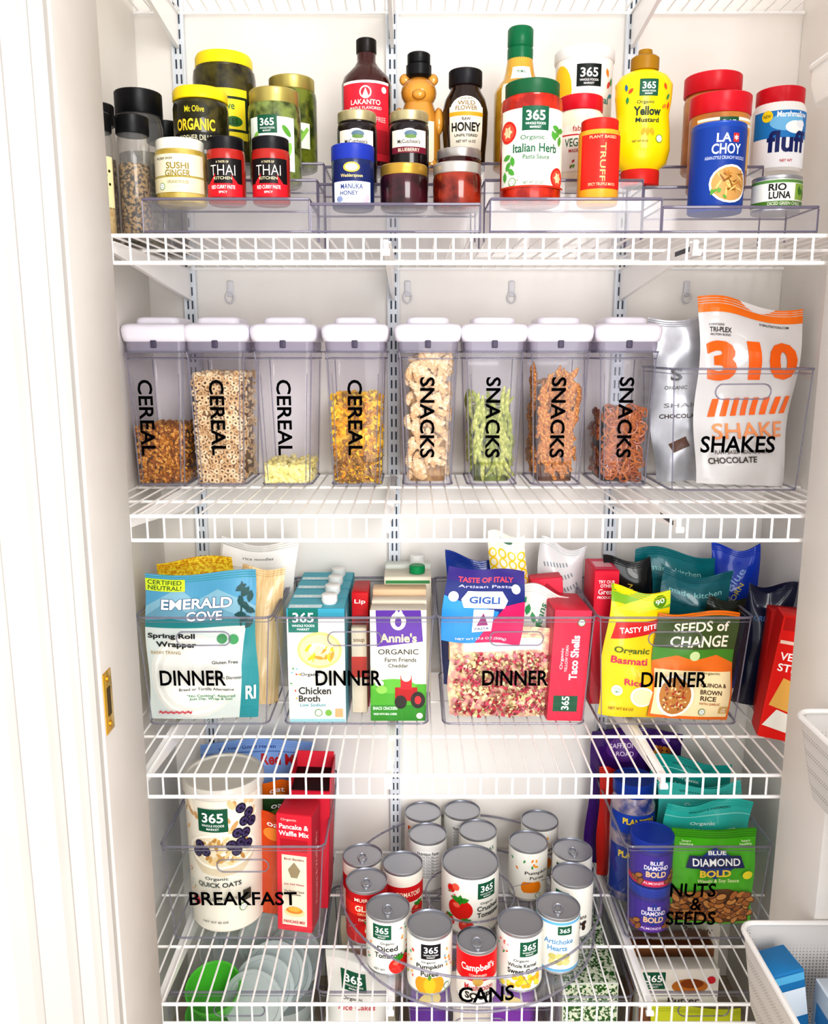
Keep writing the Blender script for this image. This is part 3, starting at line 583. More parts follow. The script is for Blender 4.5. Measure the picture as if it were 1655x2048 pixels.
def pouch(name,label,cat,loc,w,h,t,col,gfx=None,rot=(0,0,0),seed=1,group=None,topw=1,extra=None,ro=.25,mt=None,wr=1.4):
    r=random.Random(seed); p1,p2,p3=[r.uniform(0,6) for _ in range(3)]
    def th(u,v):
        s=v/h; e=max(0,1-abs(2*u/w)**3); return t/2*e*max(.02,(1-s**3))*min(1,.45+s*3)
    def X(u,v): s=v/h; return u*(1-(1-topw)*s)+.0015*math.sin(9*s+p1)*wr
    def Zv(u,v): return v+.0035*math.sin(5*u/w+p2)*(v/h)**3*wr
    def W(u,v):
        return wr*(.0013*math.sin(45*u+38*v+p1)+.0009*math.sin(-62*u+36*v+p2)+.00035*math.sin(95*v+p3))
    def F(u,v,l): return (X(u,v),-th(u,v)+W(u,v)*max(0,1-abs(2*u/w)**6)-l,Zv(u,v))
    def B(u,v): return (X(u,v),th(u,v)+.0003,Zv(u,v))
    nu,nv=(28,34) if gfx else (18,22); m=M()
    mm=mt or mat(col,ro,0,.5)
    for fn,a,b in ((lambda u,v:F(u,v,0),nu,nv),(B,12,14)):
        vs=[fn(-w/2+w*i/a,h*j/b) for j in range(b+1) for i in range(a+1)]
        m.add(vs,[(j*(a+1)+i,j*(a+1)+i+1,(j+1)*(a+1)+i+1,(j+1)*(a+1)+i) for j in range(b) for i in range(a)],mm,True)
    tube(m,[F(-w/2+w*i/12,0,0)[:1]+(0,0.0005) for i in range(13)],.0006,mm,4)
    for q in (.004,.008,.012): tube(m,[F(-w/2+w*i/12,h-q,.0009) for i in range(13)],.0006,mm,4)
    parts=[('pouch_body',m)]
    if gfx:
        gg=G(F,w*1000/nu,h*1000/nv,rough=ro,step=.00014,base=.0006); gg.w=w*1000; gg.h=h*1000; gfx(gg); parts.append(('printed_label',gg.m))
    if extra: parts+=extra
    return T(name,label,cat,loc,parts,rot=rot,group=group)
def box(name,label,cat,loc,w,d,h,col,gfx=None,side=None,sides=None,top=None,rot=(0,0,0),group=None,extra=None):
    m=M(); rbox(m,-w/2,w/2,-d/2,d/2,0,h,mat(col,.45),.0015); parts=[('carton_body',m)]
    if gfx: g=G(lambda u,v,l:(u,-d/2-l+.0002,v)); gfx(g); parts.append(('front_print',g.m))
    if side: g=G(lambda u,v,l:(sides*(w/2+l-.0002),u*(sides),v)); side(g); parts.append(('side_print',g.m))
    if top: g=G(lambda u,v,l:(u,v,h+l-.0002)); top(g); parts.append(('top_print_or_shade',g.m))
    if extra: parts+=extra
    return T(name,label,cat,loc,parts,rot=rot,group=group)
# ---- shakes bin (shelf 2)
cbin(.4375,.678,-.252,Z,.21,.20,'SHAKES',(128,29),tx=-1,tv=82,label='clear bin lettered shakes holding drink mix pouches',tap=.01)
def g(gg):
    w,h=gg.w/2,gg.h
    gg.R(-w,h-26,w,h,'f07a1e'); gg.T('310NUTRITION.COM',34,h-33,46,4.5,'333'); gg.T('CONTAINS',-56,h-46,22,3.5,'444'); gg.T('TRI-PLEX',-50,h-54,32,8,'2a2320',b=.02); gg.T('PROTEIN BLEND',-50,h-62,30,3.5,'444')
    gg.T('310',2,h-100,146,68,'f26a12',rot=6,b=.05); gg.L+=1
    for i in range(8): gg.P([(-62+i*17,118+i*1.8),(-52+i*17,119+i*1.8),(-49+i*17,150+i*1.8),(-58+i*17,149+i*1.8)],'f26a12')
    gg.T('SHAKE',6,98,122,28,'f29a60',rot=5); gg.T('PLANT BASED MEAL REPLACEMENT',0,60,100,7,'5a4a44',rot=4); gg.T('CHOCOLATE',-22,44,80,11,'3a2a24',rot=5,b=.02)
pouch('drink_mix_pouch','white and orange drink mix pouch standing in clear bin','pouch',(.583,-.191,Z+.003),.160,.320,.045,'d9d6d6',g,rot=(-4,2.5,3),seed=3,topw=1.2,wr=3)
def g(gg):
    gg.T('S',-52,200,22,24,'666',b=.02); gg.T('ORGANIC',-52,175,40,7,'555'); gg.T('CHOCOLATE',-40,122,70,8,'4a3a34',b=.02); gg.P([(-64,70),(-34,84),(-28,66),(-58,54)],'5a3424'); gg.T('SHAKE',-34,142,70,8,'888')
pouch('drink_mix_pouch','silver-grey drink mix pouch tucked behind another pouch','pouch',(.540,-.131,Z+.003),.180,.305,.045,'d0d0d4',g,rot=(-3,-3,0),seed=8,wr=3.2,topw=1.04,mt=matn('a9aab0','d4d4da',12,.28,metal=.25))
# ================================================================ shelf 3
Z=.7275; YB=-.286; BD=.262
DL='clear bin lettered dinner holding packaged dinner foods'
cbin(-.487,-.251,YB,Z,.204,BD,'DINNER',(117,29),tx=-23,tv=91,label=DL)
cbin(-.244,.036,YB,Z,.204,BD,'DINNER',(117,29),tx=-12,tv=91,label=DL)
cbin(.041,.318,YB,Z,.204,BD,'DINNER',(117,29),tx=0,tv=91,label=DL)
cbin(.323,.592,YB,Z,.204,BD,'DINNER',(117,29),tx=4,tv=88,label=DL)
Z+=.003
def g(gg):
    w,h=gg.w/2,gg.h
    gg.R(-w,h-98,w,h,'5a9cbc'); gg.P([(-w,h-60),(-40,h-22),(-10,h-50),(30,h-30),(w,h-64),(w,h-98),(-w,h-98)],'86b2c4'); gg.P([(-w,h-78),(-60,h-48),(-20,h-72),(20,h-56),(60,h-76),(w,h-70),(w,h-98),(-w,h-98)],'6f9fb4'); gg.P([(-w,h-86),(-50,h-80),(-10,h-88),(40,h-82),(w,h-90),(w,h-98),(-w,h-98)],'1f8488')
    gg.R(-w,0,w,h-98,'cfd6d2'); gg.P([(w-34,0),(w,0),(w,h-90),(w-14,h-90),(w-28,100)],'128a92'); 
    gg.E(-16,82,78,80,'dcdbd4'); gg.E(-16,82,72,74,'eeede8'); gg.E(-16,82,66,68,'e1e0d9'); gg.E(-16,82,58,60,'ecebe5')
    gg.R(-w,h-30,-w+70,h-8,'c9dc3a'); gg.T('CERTIFIED\nNEUTRAL!',-w+34,h-19,60,18,'2f4a2a')
    gg.T('EMERALD',-6,h-54,128,20,'1f4a70',b=.06); gg.T('EMERALD',-6,h-54,126,19,'f2f4f6',b=.03); gg.T('COVE',8,h-77,66,18,'1f4a70',b=.06); gg.T('COVE',8,h-77,64,17,'f2f4f6',b=.03)
    gg.R(72,h-98,75,h-20,'1f4a4a'); gg.L+=1
    for i in range(9): gg.leaf(72+(i%3)*8,h-30-i*8,22,30+i*25,'174a4a')
    gg.T('Spring Roll',-50,156,86,12,'15181a',b=.03); gg.T('Wrapper',-42,140,74,13,'15181a',b=.03); gg.T('BANH TRANG',-62,126,54,6,'b09a6a'); gg.E(40,150,9,9,'2f8a4f'); gg.E(60,148,9,9,'3f9a5f'); gg.T('Gluten Free',42,108,46,6,'333'); gg.T('Bread or Tortilla Alternative',6,58,98,5,'555'); gg.T('"No Cooking", Required\nJust Dip, Wrap & Eat!',14,42,86,12,'2f8a5a'); gg.T('RI',84,50,18,26,'d9e6e2',b=.03); gg.T('~~~~~~',-50,14,60,6,'c93a4a'); gg.T('8.5"/22cm Diameter',40,80,60,6,'444')
pouch('rice_paper_pouch','teal pouch of round rice paper wrappers with mountain print','pouch',(-.382,-.253,Z),.196,.27,.022,'3f9fa3',g,rot=(-3,0,2),seed=2,wr=1.5)
pouch('noodle_pack','broad pale bundle of straight noodles wrapped in clear film','packet',(-.298,-.180,Z),.080,.262,.055,'d9b98a',None,rot=(-2,4,0),seed=5,mt=matn('d6b07c','ecd2a6',120,.3,.8,lo=.3,hi=.7,stretch=(2.4,1,.04)),wr=1.4)
def g(gg):
    w,h=gg.w/2,gg.h; gg.R(-w+4,h-48,w-4,h-14,'f0efed'); gg.T('rice noodles',0,h-30,60,6,'777')
pouch('noodle_bag','crinkled clear and white noodle bag','pouch',(-.318,-.10,Z),.15,.295,.04,'dcdad8',g,rot=(-1,3,0),seed=6,ro=.2,wr=2.8,mt=matn('d2d0cc','eceae6',10,.25))
pouch('mesh_bag','yellow netted produce bag folded in the bin','pouch',(-.40,-.14,Z),.145,.268,.04,'e6b422',None,rot=(-2,-4,0),seed=7,mt=matn('d89808','f8de3a',180,.5,bump=.6))
def g(gg):
    gg.R(-51,0,51,213,'ecebe3'); gg.R(-51,196,51,213,'3f9cb4'); logo365(gg,-22,191,44,'12766a'); gg.E(6,136,40,34,'e6cc84'); gg.E(6,136,35,29,'f7e4a8'); 
    r=random.Random(4)
    scatter(gg,20,lambda i: gg.E(6+r.uniform(-22,22),136+r.uniform(-17,17),9,3.5,('f2c12a','ecd8b4','d99a3a','fbf0c8')[i%4],r.uniform(0,180),10,True))
    gg.T('Organic',-12,90,34,8,'333'); gg.T('Chicken',-4,60,58,14,'222',b=.02); gg.T('Broth',-14,45,38,12,'222',b=.02); gg.T('Low Sodium',-8,33,46,6,'2f8fa0'); gg.R(-50,0,50,6,'9cc8d0')
    leaves(gg,-38,76,12,n=8,seed=5,sp=(.7,2.6)); usda(gg,2,18,7); gg.E(20,18,6,6,'7ab04a'); gg.R(32,10,46,26,'d9a87a')
def gs(gg):
    gg.R(-31,0,31,213,'2f97b0'); gg.R(-31,150,31,213,'4fb0c4'); gg.T('365',0,190,30,14,'fff')
for i in range(4):
    e=M(); W='e4e3e0'
    tube(e,[(.022,.002,.205),(.022,.002,.216)],.0125,mat(W,.3),20); lathe(e,[(.0135,.216),(.0142,.218),(.0142,.229),(.012,.231)],mat(W,.3),32,c=(.022,.002,0),ribs=.03)
    box('broth_carton','white and teal chicken broth carton with white screw cap','carton',(-.1735,-.2415+i*.0615,Z),.103,.06,.213,'46a8c0',g if i==0 else (lambda gg:(gg.R(-51,0,51,213,'e1e4e3'),gg.R(-51,188,51,213,'3f9cb4'))),gs,1,top=lambda gg:(gg.R(-50,-29,50,29,'4fadc0'),gg.R(-48,-27,10,-8,'cfe6ea'),gg.T('365',-26,-18,24,9,'fff')),group='chicken broth cartons',extra=[('screw_cap',e,'white screw cap')])
def g(gg):
    gg.R(-50,0,50,208,'ece6d9'); gg.P([(-40,208),(40,208),(44,150),(-38,140)],'6238a0'); gg.E(0,188,14,17,'f3e9d0'); gg.E(0,186,6,9,'6238a0'); gg.L+=1; gg.leaf(-3,203,12,80,'f3e9d0'); gg.leaf(5,203,12,100,'f3e9d0')
    gg.T("Annie's",0,157,66,17,'f2e6b0',b=.03); gg.T('ORGANIC',0,131,72,10,'3a3a30',b=.01); gg.T('Farm Friends',4,116,56,8,'3a3a30'); gg.T('Cheddar',0,105,36,7,'3a3a30')
    gg.R(-50,0,50,70,'4fa52c'); gg.E(-8,66,40,14,'64b53a'); gg.R(-50,0,50,30,'2f8a24'); gg.T('SNACK CRACKERS',-24,24,44,6,'fff'); gg.T('MADE WITH REAL CHEESE',-24,13,42,4,'fff')
    gg.R(-6,38,34,64,'b0141c'); gg.R(4,60,24,86,'cf2030'); gg.E(4,36,11,13,'2a2422'); gg.E(35,40,13,16,'2a2422'); gg.E(35,40,6,8,'c9303a'); gg.E(14,84,9,9,'e9d9c4'); gg.E(-34,72,8,6,'f2f0ea'); gg.E(-30,60,10,8,'8fc45a'); usda(gg,38,10,7)
box('cracker_box','cheddar cracker box with purple logo and red tractor picture','box',(-.028,-.246,Z),.100,.04,.208,'d9d2c4',g,lambda gg:gg.R(-20,0,20,208,'cfae5a'),-1)
for i,(c,h,y) in enumerate((('e6dccb',.212,-.203),('e0c2a0',.222,-.165))):
    box('snack_box','cream and tan snack box seen from its top','box',(-.027,y,Z),.1,.035,h,c,lambda gg:(gg.R(-49,150,49,205,'c97a6a'),gg.T('Organic',0,190,60,9,'fff')),group='boxes behind cracker box')
def g(gg): gg.R(-40,120,40,228,'e6e0d3'); gg.E(0,196,30,22,'9ec04a'); gg.E(0,196,22,16,'d8c06a'); gg.R(-42,222,42,228,'3f8a4f')
e=M(); gc=mat('0f8a50',.35); tube(e,[(.018,0,.20),(.018,0,.238)],.0125,gc,20); lathe(e,[(.0145,.236),(.015,.238),(.015,.249),(.013,.251)],gc,32,c=(.018,0,0),ribs=.03)
box('broth_carton','cream soup carton with green screw cap','carton',(-.012,-.112,Z),.09,.06,.235,'e0d9c8',g,extra=[('screw_cap',e,'green screw cap')])
e=M(); wc=mat('e2e2e0',.35); lathe(e,[(.0145,.24),(.015,.242),(.015,.257),(.013,.259)],wc,32,c=(.018,0,0),ribs=.03)
box('broth_carton','cream soup carton with white screw cap','carton',(-.012,-.06,Z),.09,.03,.242,'d6dbd4',None,extra=[('screw_cap',e,'white screw cap')])
box('tea_box','small red box wedged between cartons','box',(-.099,-.17,Z),.03,.08,.225,'c01c24',lambda gg:(gg.T('Lip',0,206,20,10,'fff'),gg.R(-12,140,12,180,'7a1c24')))
box('snack_box','narrow cream and red box wedged between cartons','box',(-.1,-.225,Z),.028,.02,.165,'d9ccb8',lambda gg:(gg.R(-14,70,14,110,'c0392f'),gg.T('soup',0,140,20,8,'7a5a3a')))
# bin 3 pasta
pm=M(); r=random.Random(9); pc=[mat('ecd9a0',.5),mat('d04a64',.5),mat('e68a98',.5),mat('f7e6b8',.5),mat('c0384c',.5)]
for i in range(430):
    u=r.uniform(-.083,.083); v=r.uniform(.008,.122); s=r.uniform(.006,.009); e=max(0,1-abs(u/.095)**3); y=-.024*e*min(1,.5+v*12)*max(.1,1-(v/.165)**3)+r.uniform(-.004,.002)-.003
    R=rnd_m(r); vs=[];n=6
    for k in range(n+1):
        t=k/n-.5; a=t*4; vs+= [(s*t*1.8,s*.45*math.cos(a),s*.45*math.sin(a)),(s*t*1.8,-s*.45*math.cos(a),-s*.45*math.sin(a))]
    pm.add([R@Vector(q)+Vector((u,y,v)) for q in vs],[(2*k,2*k+1,2*k+3,2*k+2) for k in range(n)],pc[i%5],True)
def hf(u,v,l): 
    k=math.radians(5); w1=.0022*math.sin(60*u+40*v)+.0016*math.sin(-50*u+70*v+1)
    uu=u*(1+.05*math.sin(v*30)); return (uu*math.cos(k)+v*math.sin(k),-.018-.014*math.cos(u*14)*math.sin(min(1,v/.13)*pi)-l+.018*(v/.13)+w1,v*math.cos(k)-uu*math.sin(k)+.003*math.sin(u*40))
gg=G(hf,4,4,step=.00016); gg.R(-70,0,70,132,'1b2a74'); gg.P([(-70,0),(10,0),(26,60),(-70,84)],'3090d4'); gg.P([(-10,0),(70,0),(70,80),(36,70)],'cc2064'); gg.R(-70,110,70,132,'32207a'); gg.T('TASTE OF ITALY',0,114,100,9,'e04a5a',b=.03); gg.T('Artisan Pasta',0,103,96,5,'c9c4e6'); gg.P([(-34,66),(34,66),(40,80),(30,95),(-30,95),(-40,80)],'efe9f2'); gg.T('GIGLI',0,80,52,12,'2f5aa0',b=.03); gg.R(-17,22,17,64,'f2f0f4'); gg.P([(-10,34),(0,58),(10,34)],'9a3a7a'); gg.T('PASTA',0,28,24,5,'2f3a80'); gg.T('NET WT 17.6 OZ (500g)',0,8,90,6,'e9e6f2'); gg.E(54,100,8,8,'e9e6f2'); gg.E(-54,84,9,9,'dfe6f2')
hb=gg.m; hbx=M(); hbx.v=[(x-.040,y,z+.145) for x,y,z in hb.v]; hbx.f=hb.f; hbx.mi=hb.mi; hbx.sm=[True]*len(hb.sm); hbx.mats=hb.mats
back=M(); rbox(back,-.095,.03,.004,.014,.10,.262,mat('c9a86a',.4),.004)
pouch('pasta_bag','clear bag of pink and cream curly pasta with blue header label','pouch',(.158,-.240,Z),.19,.165,.04,'e6d3c4',lambda gg:(gg.R(-70,126,72,146,'ecebec')),seed=4,mt=matn('d8a094','f2dcb4',90,.4),extra=[('pasta',pm,'pink and cream curled pasta'),('header_card',hbx,'blue and magenta header label'),('bag_top',back)])
def g(gg):
    gg.R(-33,0,33,208,'e22c4c'); gg.R(-33,188,33,208,'e8405c'); gg.T('Organic',-14,118,40,7,'f8dce0',rot=90); gg.T('YELLOW CORN',-6,118,50,5,'f8dce0',rot=90); gg.T('Taco Shells',8,120,84,15,'fff',rot=90,b=.03); gg.R(-24,18,20,48,'17593f'); gg.T('365',-2,34,26,14,'fff',rot=90,b=.02); usda(gg,16,186,7)
box('taco_shell_box','bright pinkish-red taco shell box standing on end','box',(.270,-.212,Z),.066,.11,.208,'e0344c',g,lambda gg:(gg.R(-54,0,54,206,'cf2844'),gg.P([(-50,150),(40,150),(40,200),(-50,200)],'e6506a')),-1,rot=(0,2.5,3))
box('taco_shell_box','bright red box leaning behind another box','box',(.272,-.13,Z),.06,.04,.235,'e2344c',lambda gg:(gg.R(-28,200,28,234,'e8405a'),gg.P([(-28,200),(0,226),(28,200)],'b82a40')),rot=(0,-5,0))
def g(gg):
    w,h=gg.w/2,gg.h; gg.T('beans',0,h-50,50,12,'2f8a5a',rot=80); gg.L+=1; [gg.leaf(-w+14+i*10,h-30-i*13,20,60+i*20,'3f9a5f') for i in range(5)]; logo365(gg,8,h-80,24)
pouch('frozen_bag','crinkled white and green food bag','pouch',(.218,-.20,Z),.095,.225,.05,'e4e6e1',g,rot=(-3,6,0),seed=10,wr=3)
def g(gg):
    w,h=gg.w/2,gg.h
    for i in range(5):
        for j in range(4): gg.E(-w+8+j*18,h-40-i*17,8,9,'ecc814',same=(i+j>0))
    gg.L+=1
    for i in range(5):
        for j in range(4): gg.E(-w+8+j*18,h-40-i*17,5,6,'ece8d6',same=True)
    gg.R(-w,h-20,w,h,'e6e6e0'); gg.E(0,h-12,12,7,'2f6b45'); gg.R(-w,h-150,w,h-120,'d8a81a')
pouch('snack_bag','white and yellow patterned snack bag','pouch',(.196,-.13,Z),.07,.315,.04,'ece8d8',g,rot=(-2,-3,0),seed=11,wr=2.6)
pouch('food_bag','crumpled white bag with grey print','pouch',(.262,-.085,Z),.09,.288,.05,'dcdfe0',lambda gg:[gg.T('||||||||',-10+10*i,gg.h-40-20*i,50,8,'8a949a',rot=20) for i in range(3)],rot=(0,7,0),seed=12,wr=3.4)
pouch('food_bag','blue foil food bag','pouch',(.110,-.10,Z),.11,.265,.04,'1f3f98',None,rot=(-1,2,0),seed=13,wr=3)
def g(gg):
    w,h=gg.w/2,gg.h
    gg.R(-w,h-30,w,h,'7fae2a'); gg.P([(-w,h-46),(w,h-24),(w,h),(20,h)],'c9dc3a'); gg.E(w-20,h-16,12,12,'5f8f1c'); gg.T('90',w-20,h-16,16,9,'fff',rot=15); gg.P([(-46,h-94),(42,h-74),(42,h-48),(-42,h-64)],'d0161c'); gg.T('TASTY BITE',0,h-70,70,10,'fff',rot=12,b=.02)
    gg.T('Organic',-4,126,66,15,'4a6a1a',b=.02); gg.T('Basmati',-6,108,66,13,'cc2a60',b=.02); gg.T('Rice',4,68,34,12,'cc2a60',b=.02); gg.E(20,42,22,20,'f8f4e4'); gg.E(20,42,18,16,'f3e7b8'); gg.E(-26,50,10,10,'fff'); gg.T('NON\nGMO',-26,50,12,10,'3f8a4f'); gg.T('NET WT 8.8 OZ',-16,16,46,5,'8a5a1a')
pouch('rice_pouch','yellow basmati rice pouch with red banner','pouch',(.388,-.246,Z),.108,.238,.026,'f5d008',g,rot=(-3,5,2),seed=14,group='rice pouches',wr=2.1)
def g(gg):
    w,h=gg.w/2,gg.h
    gg.R(-w,0,w,h,'e8740c'); gg.P([(-w,h-92),(-30,h-78),(0,h-86),(40,h-76),(w,h-90),(w,h-8),(-w,h-8)],'44881c'); gg.R(-w,h-66,w,h-8,'3c5018'); gg.R(-w+4,6,w-4,92,'f4e2b4'); gg.T('SEEDS of',6,h-26,100,18,'f4eedc',b=.02); gg.T('CHANGE',6,h-52,104,20,'f4eedc',b=.02); gg.E(0,h-78,9,9,'c9dca0'); gg.T('Organic',30,88,36,6,'6a5a2a'); gg.T('QUINOA &',36,66,46,9,'4a2a10',b=.02); gg.T('BROWN',32,53,38,9,'4a2a10',b=.02); gg.T('RICE',28,41,28,9,'4a2a10',b=.02); gg.T('WITH GARLIC',32,31,38,4.5,'b05a1a')
    gg.E(-32,44,34,40,'fbf6ea'); gg.E(-32,44,29,35,'c0803a'); r=random.Random(6)
    scatter(gg,70,lambda i: gg.E(-32+r.uniform(-21,21),44+r.uniform(-25,25),3.2,1.6,('8a4a1c','f0dcae','d9a860','b8342a')[i%4],r.uniform(0,180),7,True))
    gg.R(w-22,14,w-6,26,'c9a04a'); gg.T('240\nCAL',w-14,20,10,8,'fff'); usda(gg,20,16,6)
pouch('rice_pouch','brown, green and orange quinoa rice pouch','pouch',(.499,-.255,Z),.146,.198,.022,'8a6a3a',g,rot=(-3,3,0),seed=15,group='rice pouches',wr=1.7)
def g(gg): w,h=gg.w/2,gg.h; gg.T('made kitchen',0,h-36,100,10,'8ac4c4'); gg.T('thoughtfully good',0,h-58,110,6,'0d4a50'); gg.R(-w,h-82,w,h-78,'1a5a62')
pouch('dinner_pouch','dark teal dinner pouch in clear film','pouch',(.497,-.12,Z),.155,.278,.05,'0c6a72',g,rot=(0,2,0),seed=16,group='teal pouches',wr=3)
pouch('dinner_pouch','dark teal dinner pouch with pale print','pouch',(.515,-.17,Z),.13,.25,.04,'14606a',g,rot=(-2,5,0),seed=17,group='teal pouches',wr=3)
pouch('dinner_pouch','black dinner pouch standing in clear bin','pouch',(.415,-.14,Z),.09,.272,.04,'121618',lambda gg:gg.T('GRAIN',0,gg.h-70,50,9,'c9b04a',rot=90),rot=(0,-2,0),seed=18,wr=2.4)
pouch('dinner_pouch','black dinner pouch with green edge','pouch',(.552,-.215,Z),.07,.215,.04,'161e12',lambda gg:gg.R(-30,20,0,120,'5a7a2c'),rot=(0,5,0),seed=19)
box('seasoning_box','narrow red box with white printed top panel','box',(.355,-.15,Z),.046,.09,.262,'d01838',lambda gg:(gg.R(-22,120,22,260,'d01838'),gg.T('TRY OUR\nOTHER',0,236,30,14,'fff'),gg.T('Great',0,221,30,10,'fff'),gg.T('PRODUCTS',0,210,32,5,'fff')),top=lambda gg:(gg.R(-20,-40,20,40,'e04060'),gg.R(-16,-20,16,20,'f0b0b8')))
pouch('snack_bag','royal blue foil bag leaning beside the bin','pouch',(.652,-.10,Z),.09,.285,.045,'1540b8',lambda gg:(gg.T('Blue',0,gg.h-60,50,14,'9ab8f0',rot=60),gg.T('CORN',0,gg.h-90,50,10,'d8c84a',rot=60)),rot=(0,-6,-10),seed=20,wr=3)
pouch('snack_bag','dark navy foil bag beside the bin','pouch',(.648,-.19,Z),.085,.235,.04,'141c38',lambda gg:gg.T('CRUNCH',0,gg.h-60,50,10,'5a86c4'),rot=(0,3,-8),seed=23,wr=2.5)
def g(gg): gg.R(-38,0,38,218,'e01c14'); gg.T('VEGGIE',-2,150,62,14,'fff',b=.02); gg.T('STICKS',-2,130,62,14,'fff',b=.02); gg.P([(-34,60),(20,48),(36,96),(-20,112)],'e8b45a'); gg.P([(-38,22),(20,12),(36,40),(-20,54)],'f0efe6'); gg.R(-38,196,38,218,'b81410'); gg.R(-38,172,38,178,'f4d8c8')
box('snack_box','bright red snack box leaning beside the bin','box',(.640,-.315,Z-.002),.082,.055,.220,'dc1c14',g,lambda gg:gg.R(-26,0,26,218,'b81410'),-1,rot=(0,7,-12))
box('snack_box','dark red snack box behind a brighter red box','box',(.662,-.245,Z-.002),.07,.045,.205,'b81410',None,rot=(0,3,-12))
# ================================================================ shelf 4
Z=.3085
cbin(-.461,-.163,-.307,Z,.196,.28,'BREAKFAST',(198,29),tx=-3,tv=88,label='clear bin lettered breakfast holding oats and boxes')
cbin(.386,.652,-.307,Z,.196,.28,words=[('NUTS',-6,106,84,29),('&',2,76,22,26),('SEEDS',-6,46,92,29)],label='clear bin lettered nuts and seeds',handle=False)
Z+=.003
def g(gg):
    gg.R(-110,4,110,272,'ebe6d8'); 
    r=random.Random(3)
    scatter(gg,26,lambda i: gg.E(r.uniform(-78,78),r.uniform(206,266),r.uniform(6,12),r.uniform(3,6),('c9a06a','e0c294','fbf4e0')[i%3],r.uniform(0,180),10,True))
    gg.P([(-62,170),(78,170),(70,146),(48,124),(8,118),(-32,124),(-54,146)],'d8cbb0'); gg.E(8,170,70,36,'f8f3e6'); gg.E(8,170,63,31,'e6dabe')
    def oat(i):
        a=r.uniform(0,6.28);q=r.uniform(0,1)**.5; gg.E(8+57*q*math.cos(a),170+26*q*math.sin(a),7.5,3.4,('caa05c','e6cb94','fbf4e0','b88a48')[i%4],r.uniform(0,180),9,True)
    scatter(gg,70,oat)
    B=((46,252),(62,238),(52,224),(68,218),(38,204),(54,200),(26,182),(44,184),(58,176),(36,168),(-34,182),(-22,170),(-40,166))
    gg.L+=1
    for x,y in B: gg.E(x,y,10,10,'1c1830',same=True)
    gg.L+=1
    for x,y in B:
        for a in range(6): gg.E(x+5.6*math.cos(a),y+5.6*math.sin(a),2.8,2.8,'463c66',same=True,n=10)
    logo365(gg,-6,234,46)
    gg.T('Organic',-4,114,44,8,'3a4a44'); gg.T('QUICK OATS',0,101,84,11,'2a3a34',b=.02); gg.T('ROLLED OATS',0,72,66,6,'5a5a50'); leaves(gg,-58,104,12,n=8,seed=8,sp=(.5,2)); gg.E(-50,62,11,9,'d8424a'); gg.T('Whole Grain',-50,62,17,3,'fff'); usda(gg,44,50,8); gg.T('NET WT 42 OZ',-10,24,50,4,'444'); gg.R(44,62,60,84,'3a3428')
vessel('oats_canister','tall cream oats canister with plastic lid and berry print','canister',(-.362,-.218,Z),[(.066,0),(.068,.003),(.072,.268),(.072,.28)],mat('eae4d4',.5),([(.074,.272),(.0765,.274),(.0765,.29),(.074,.294),(.069,.294),(.068,.290)],clear('f2efe8',.75,.4,'e8e4dc')),g,bn='tub_body')
def g(gg):
    gg.R(-33,0,33,240,'d6283c'); gg.R(-24,12,24,158,'ecdfcc'); gg.T('Organic',-10,229,30,6,'f8d8d0'); gg.T('Pancake &',0,216,56,10,'fff',b=.02); gg.T('Waffle Mix',0,202,58,10,'fff',b=.02); gg.R(-26,166,26,190,'b81c2c'); gg.T('Birch Benders',0,150,38,5,'8a3a34'); gg.P([(-12,128),(0,144),(12,128),(6,112),(-6,112)],'9a8a6a'); gg.T('Just Add Water',0,98,40,5,'b03040'); gg.T('The Perfect Stack\nof pancakes',0,80,40,12,'7a6a5a'); gg.E(0,40,20,9,'e6d4a0'); gg.E(0,44,16,7,'d98a2a'); gg.E(0,47,12,5,'e6b040'); gg.T('PANCAKE MIX',0,20,42,6,'c9303f',b=.02)
box('pancake_mix_box','tall red pancake mix box with cream panel','box',(-.220,-.252,Z),.068,.058,.241,'cc2438',g,lambda gg:(gg.R(-27,0,27,239,'b81c34'),gg.T('Pancake & Waffle Mix',0,120,150,12,'e8a0a0',rot=90)),1,rot=(0,1,-10))
def fl():
    m=M(); F1=mat('d62c40'); F2=mat('e0485a')
    rbox(m,-.0395,-.0380,-.05,.05,.248,.272,F1,.0003); rbox(m,.0380,.0395,-.05,.05,.248,.278,F2,.0003); rbox(m,-.037,.037,.046,.0475,.248,.285,F1,.0003); return m
box('pancake_mix_box','tall red box with opened flaps behind another box','box',(-.208,-.165,Z),.078,.1,.25,'c42038',None,lambda gg:gg.R(-48,0,48,248,'c8243c'),1,top=lambda gg:(gg.R(-36,-46,36,46,'1c0c0e')),rot=(0,2,0),extra=[('carton_flap',fl())])  # near-black top panel paints the unlit inside of the open carton
def g(gg): w,h=gg.w/2,gg.h; gg.T("Bob's Red Mill",20,h-38,150,24,'b8141c',b=.03); gg.T('To Your Good Health',-20,h-14,120,6,'1f3a8a'); gg.R(-w,h-24,w,h-22,'5a7ab8')
pouch('oat_bag','pale blue oat bag with red lettering behind the canister','pouch',(-.315,-.075,Z),.235,.282,.06,'84a8e0',g,rot=(-1,-2,0),seed=30,wr=1.6)
for i,(x,y,c,c2) in enumerate(((-.282,-.15,'e0701a','f2b04a'),(-.272,-.19,'2a4a24','7a9a4a'),(-.270,-.225,'c9480f','e8903a'))):
    pouch('breakfast_packet','small orange and green oatmeal packet','packet',(x,y,Z),.06,.235-.012*i,.02,c,lambda gg:(gg.E(0,gg.h-40,22,14,c2),gg.T('oat',0,gg.h-20,30,9,'fff')),rot=(0,2,0),seed=31+i,group='oatmeal packets')
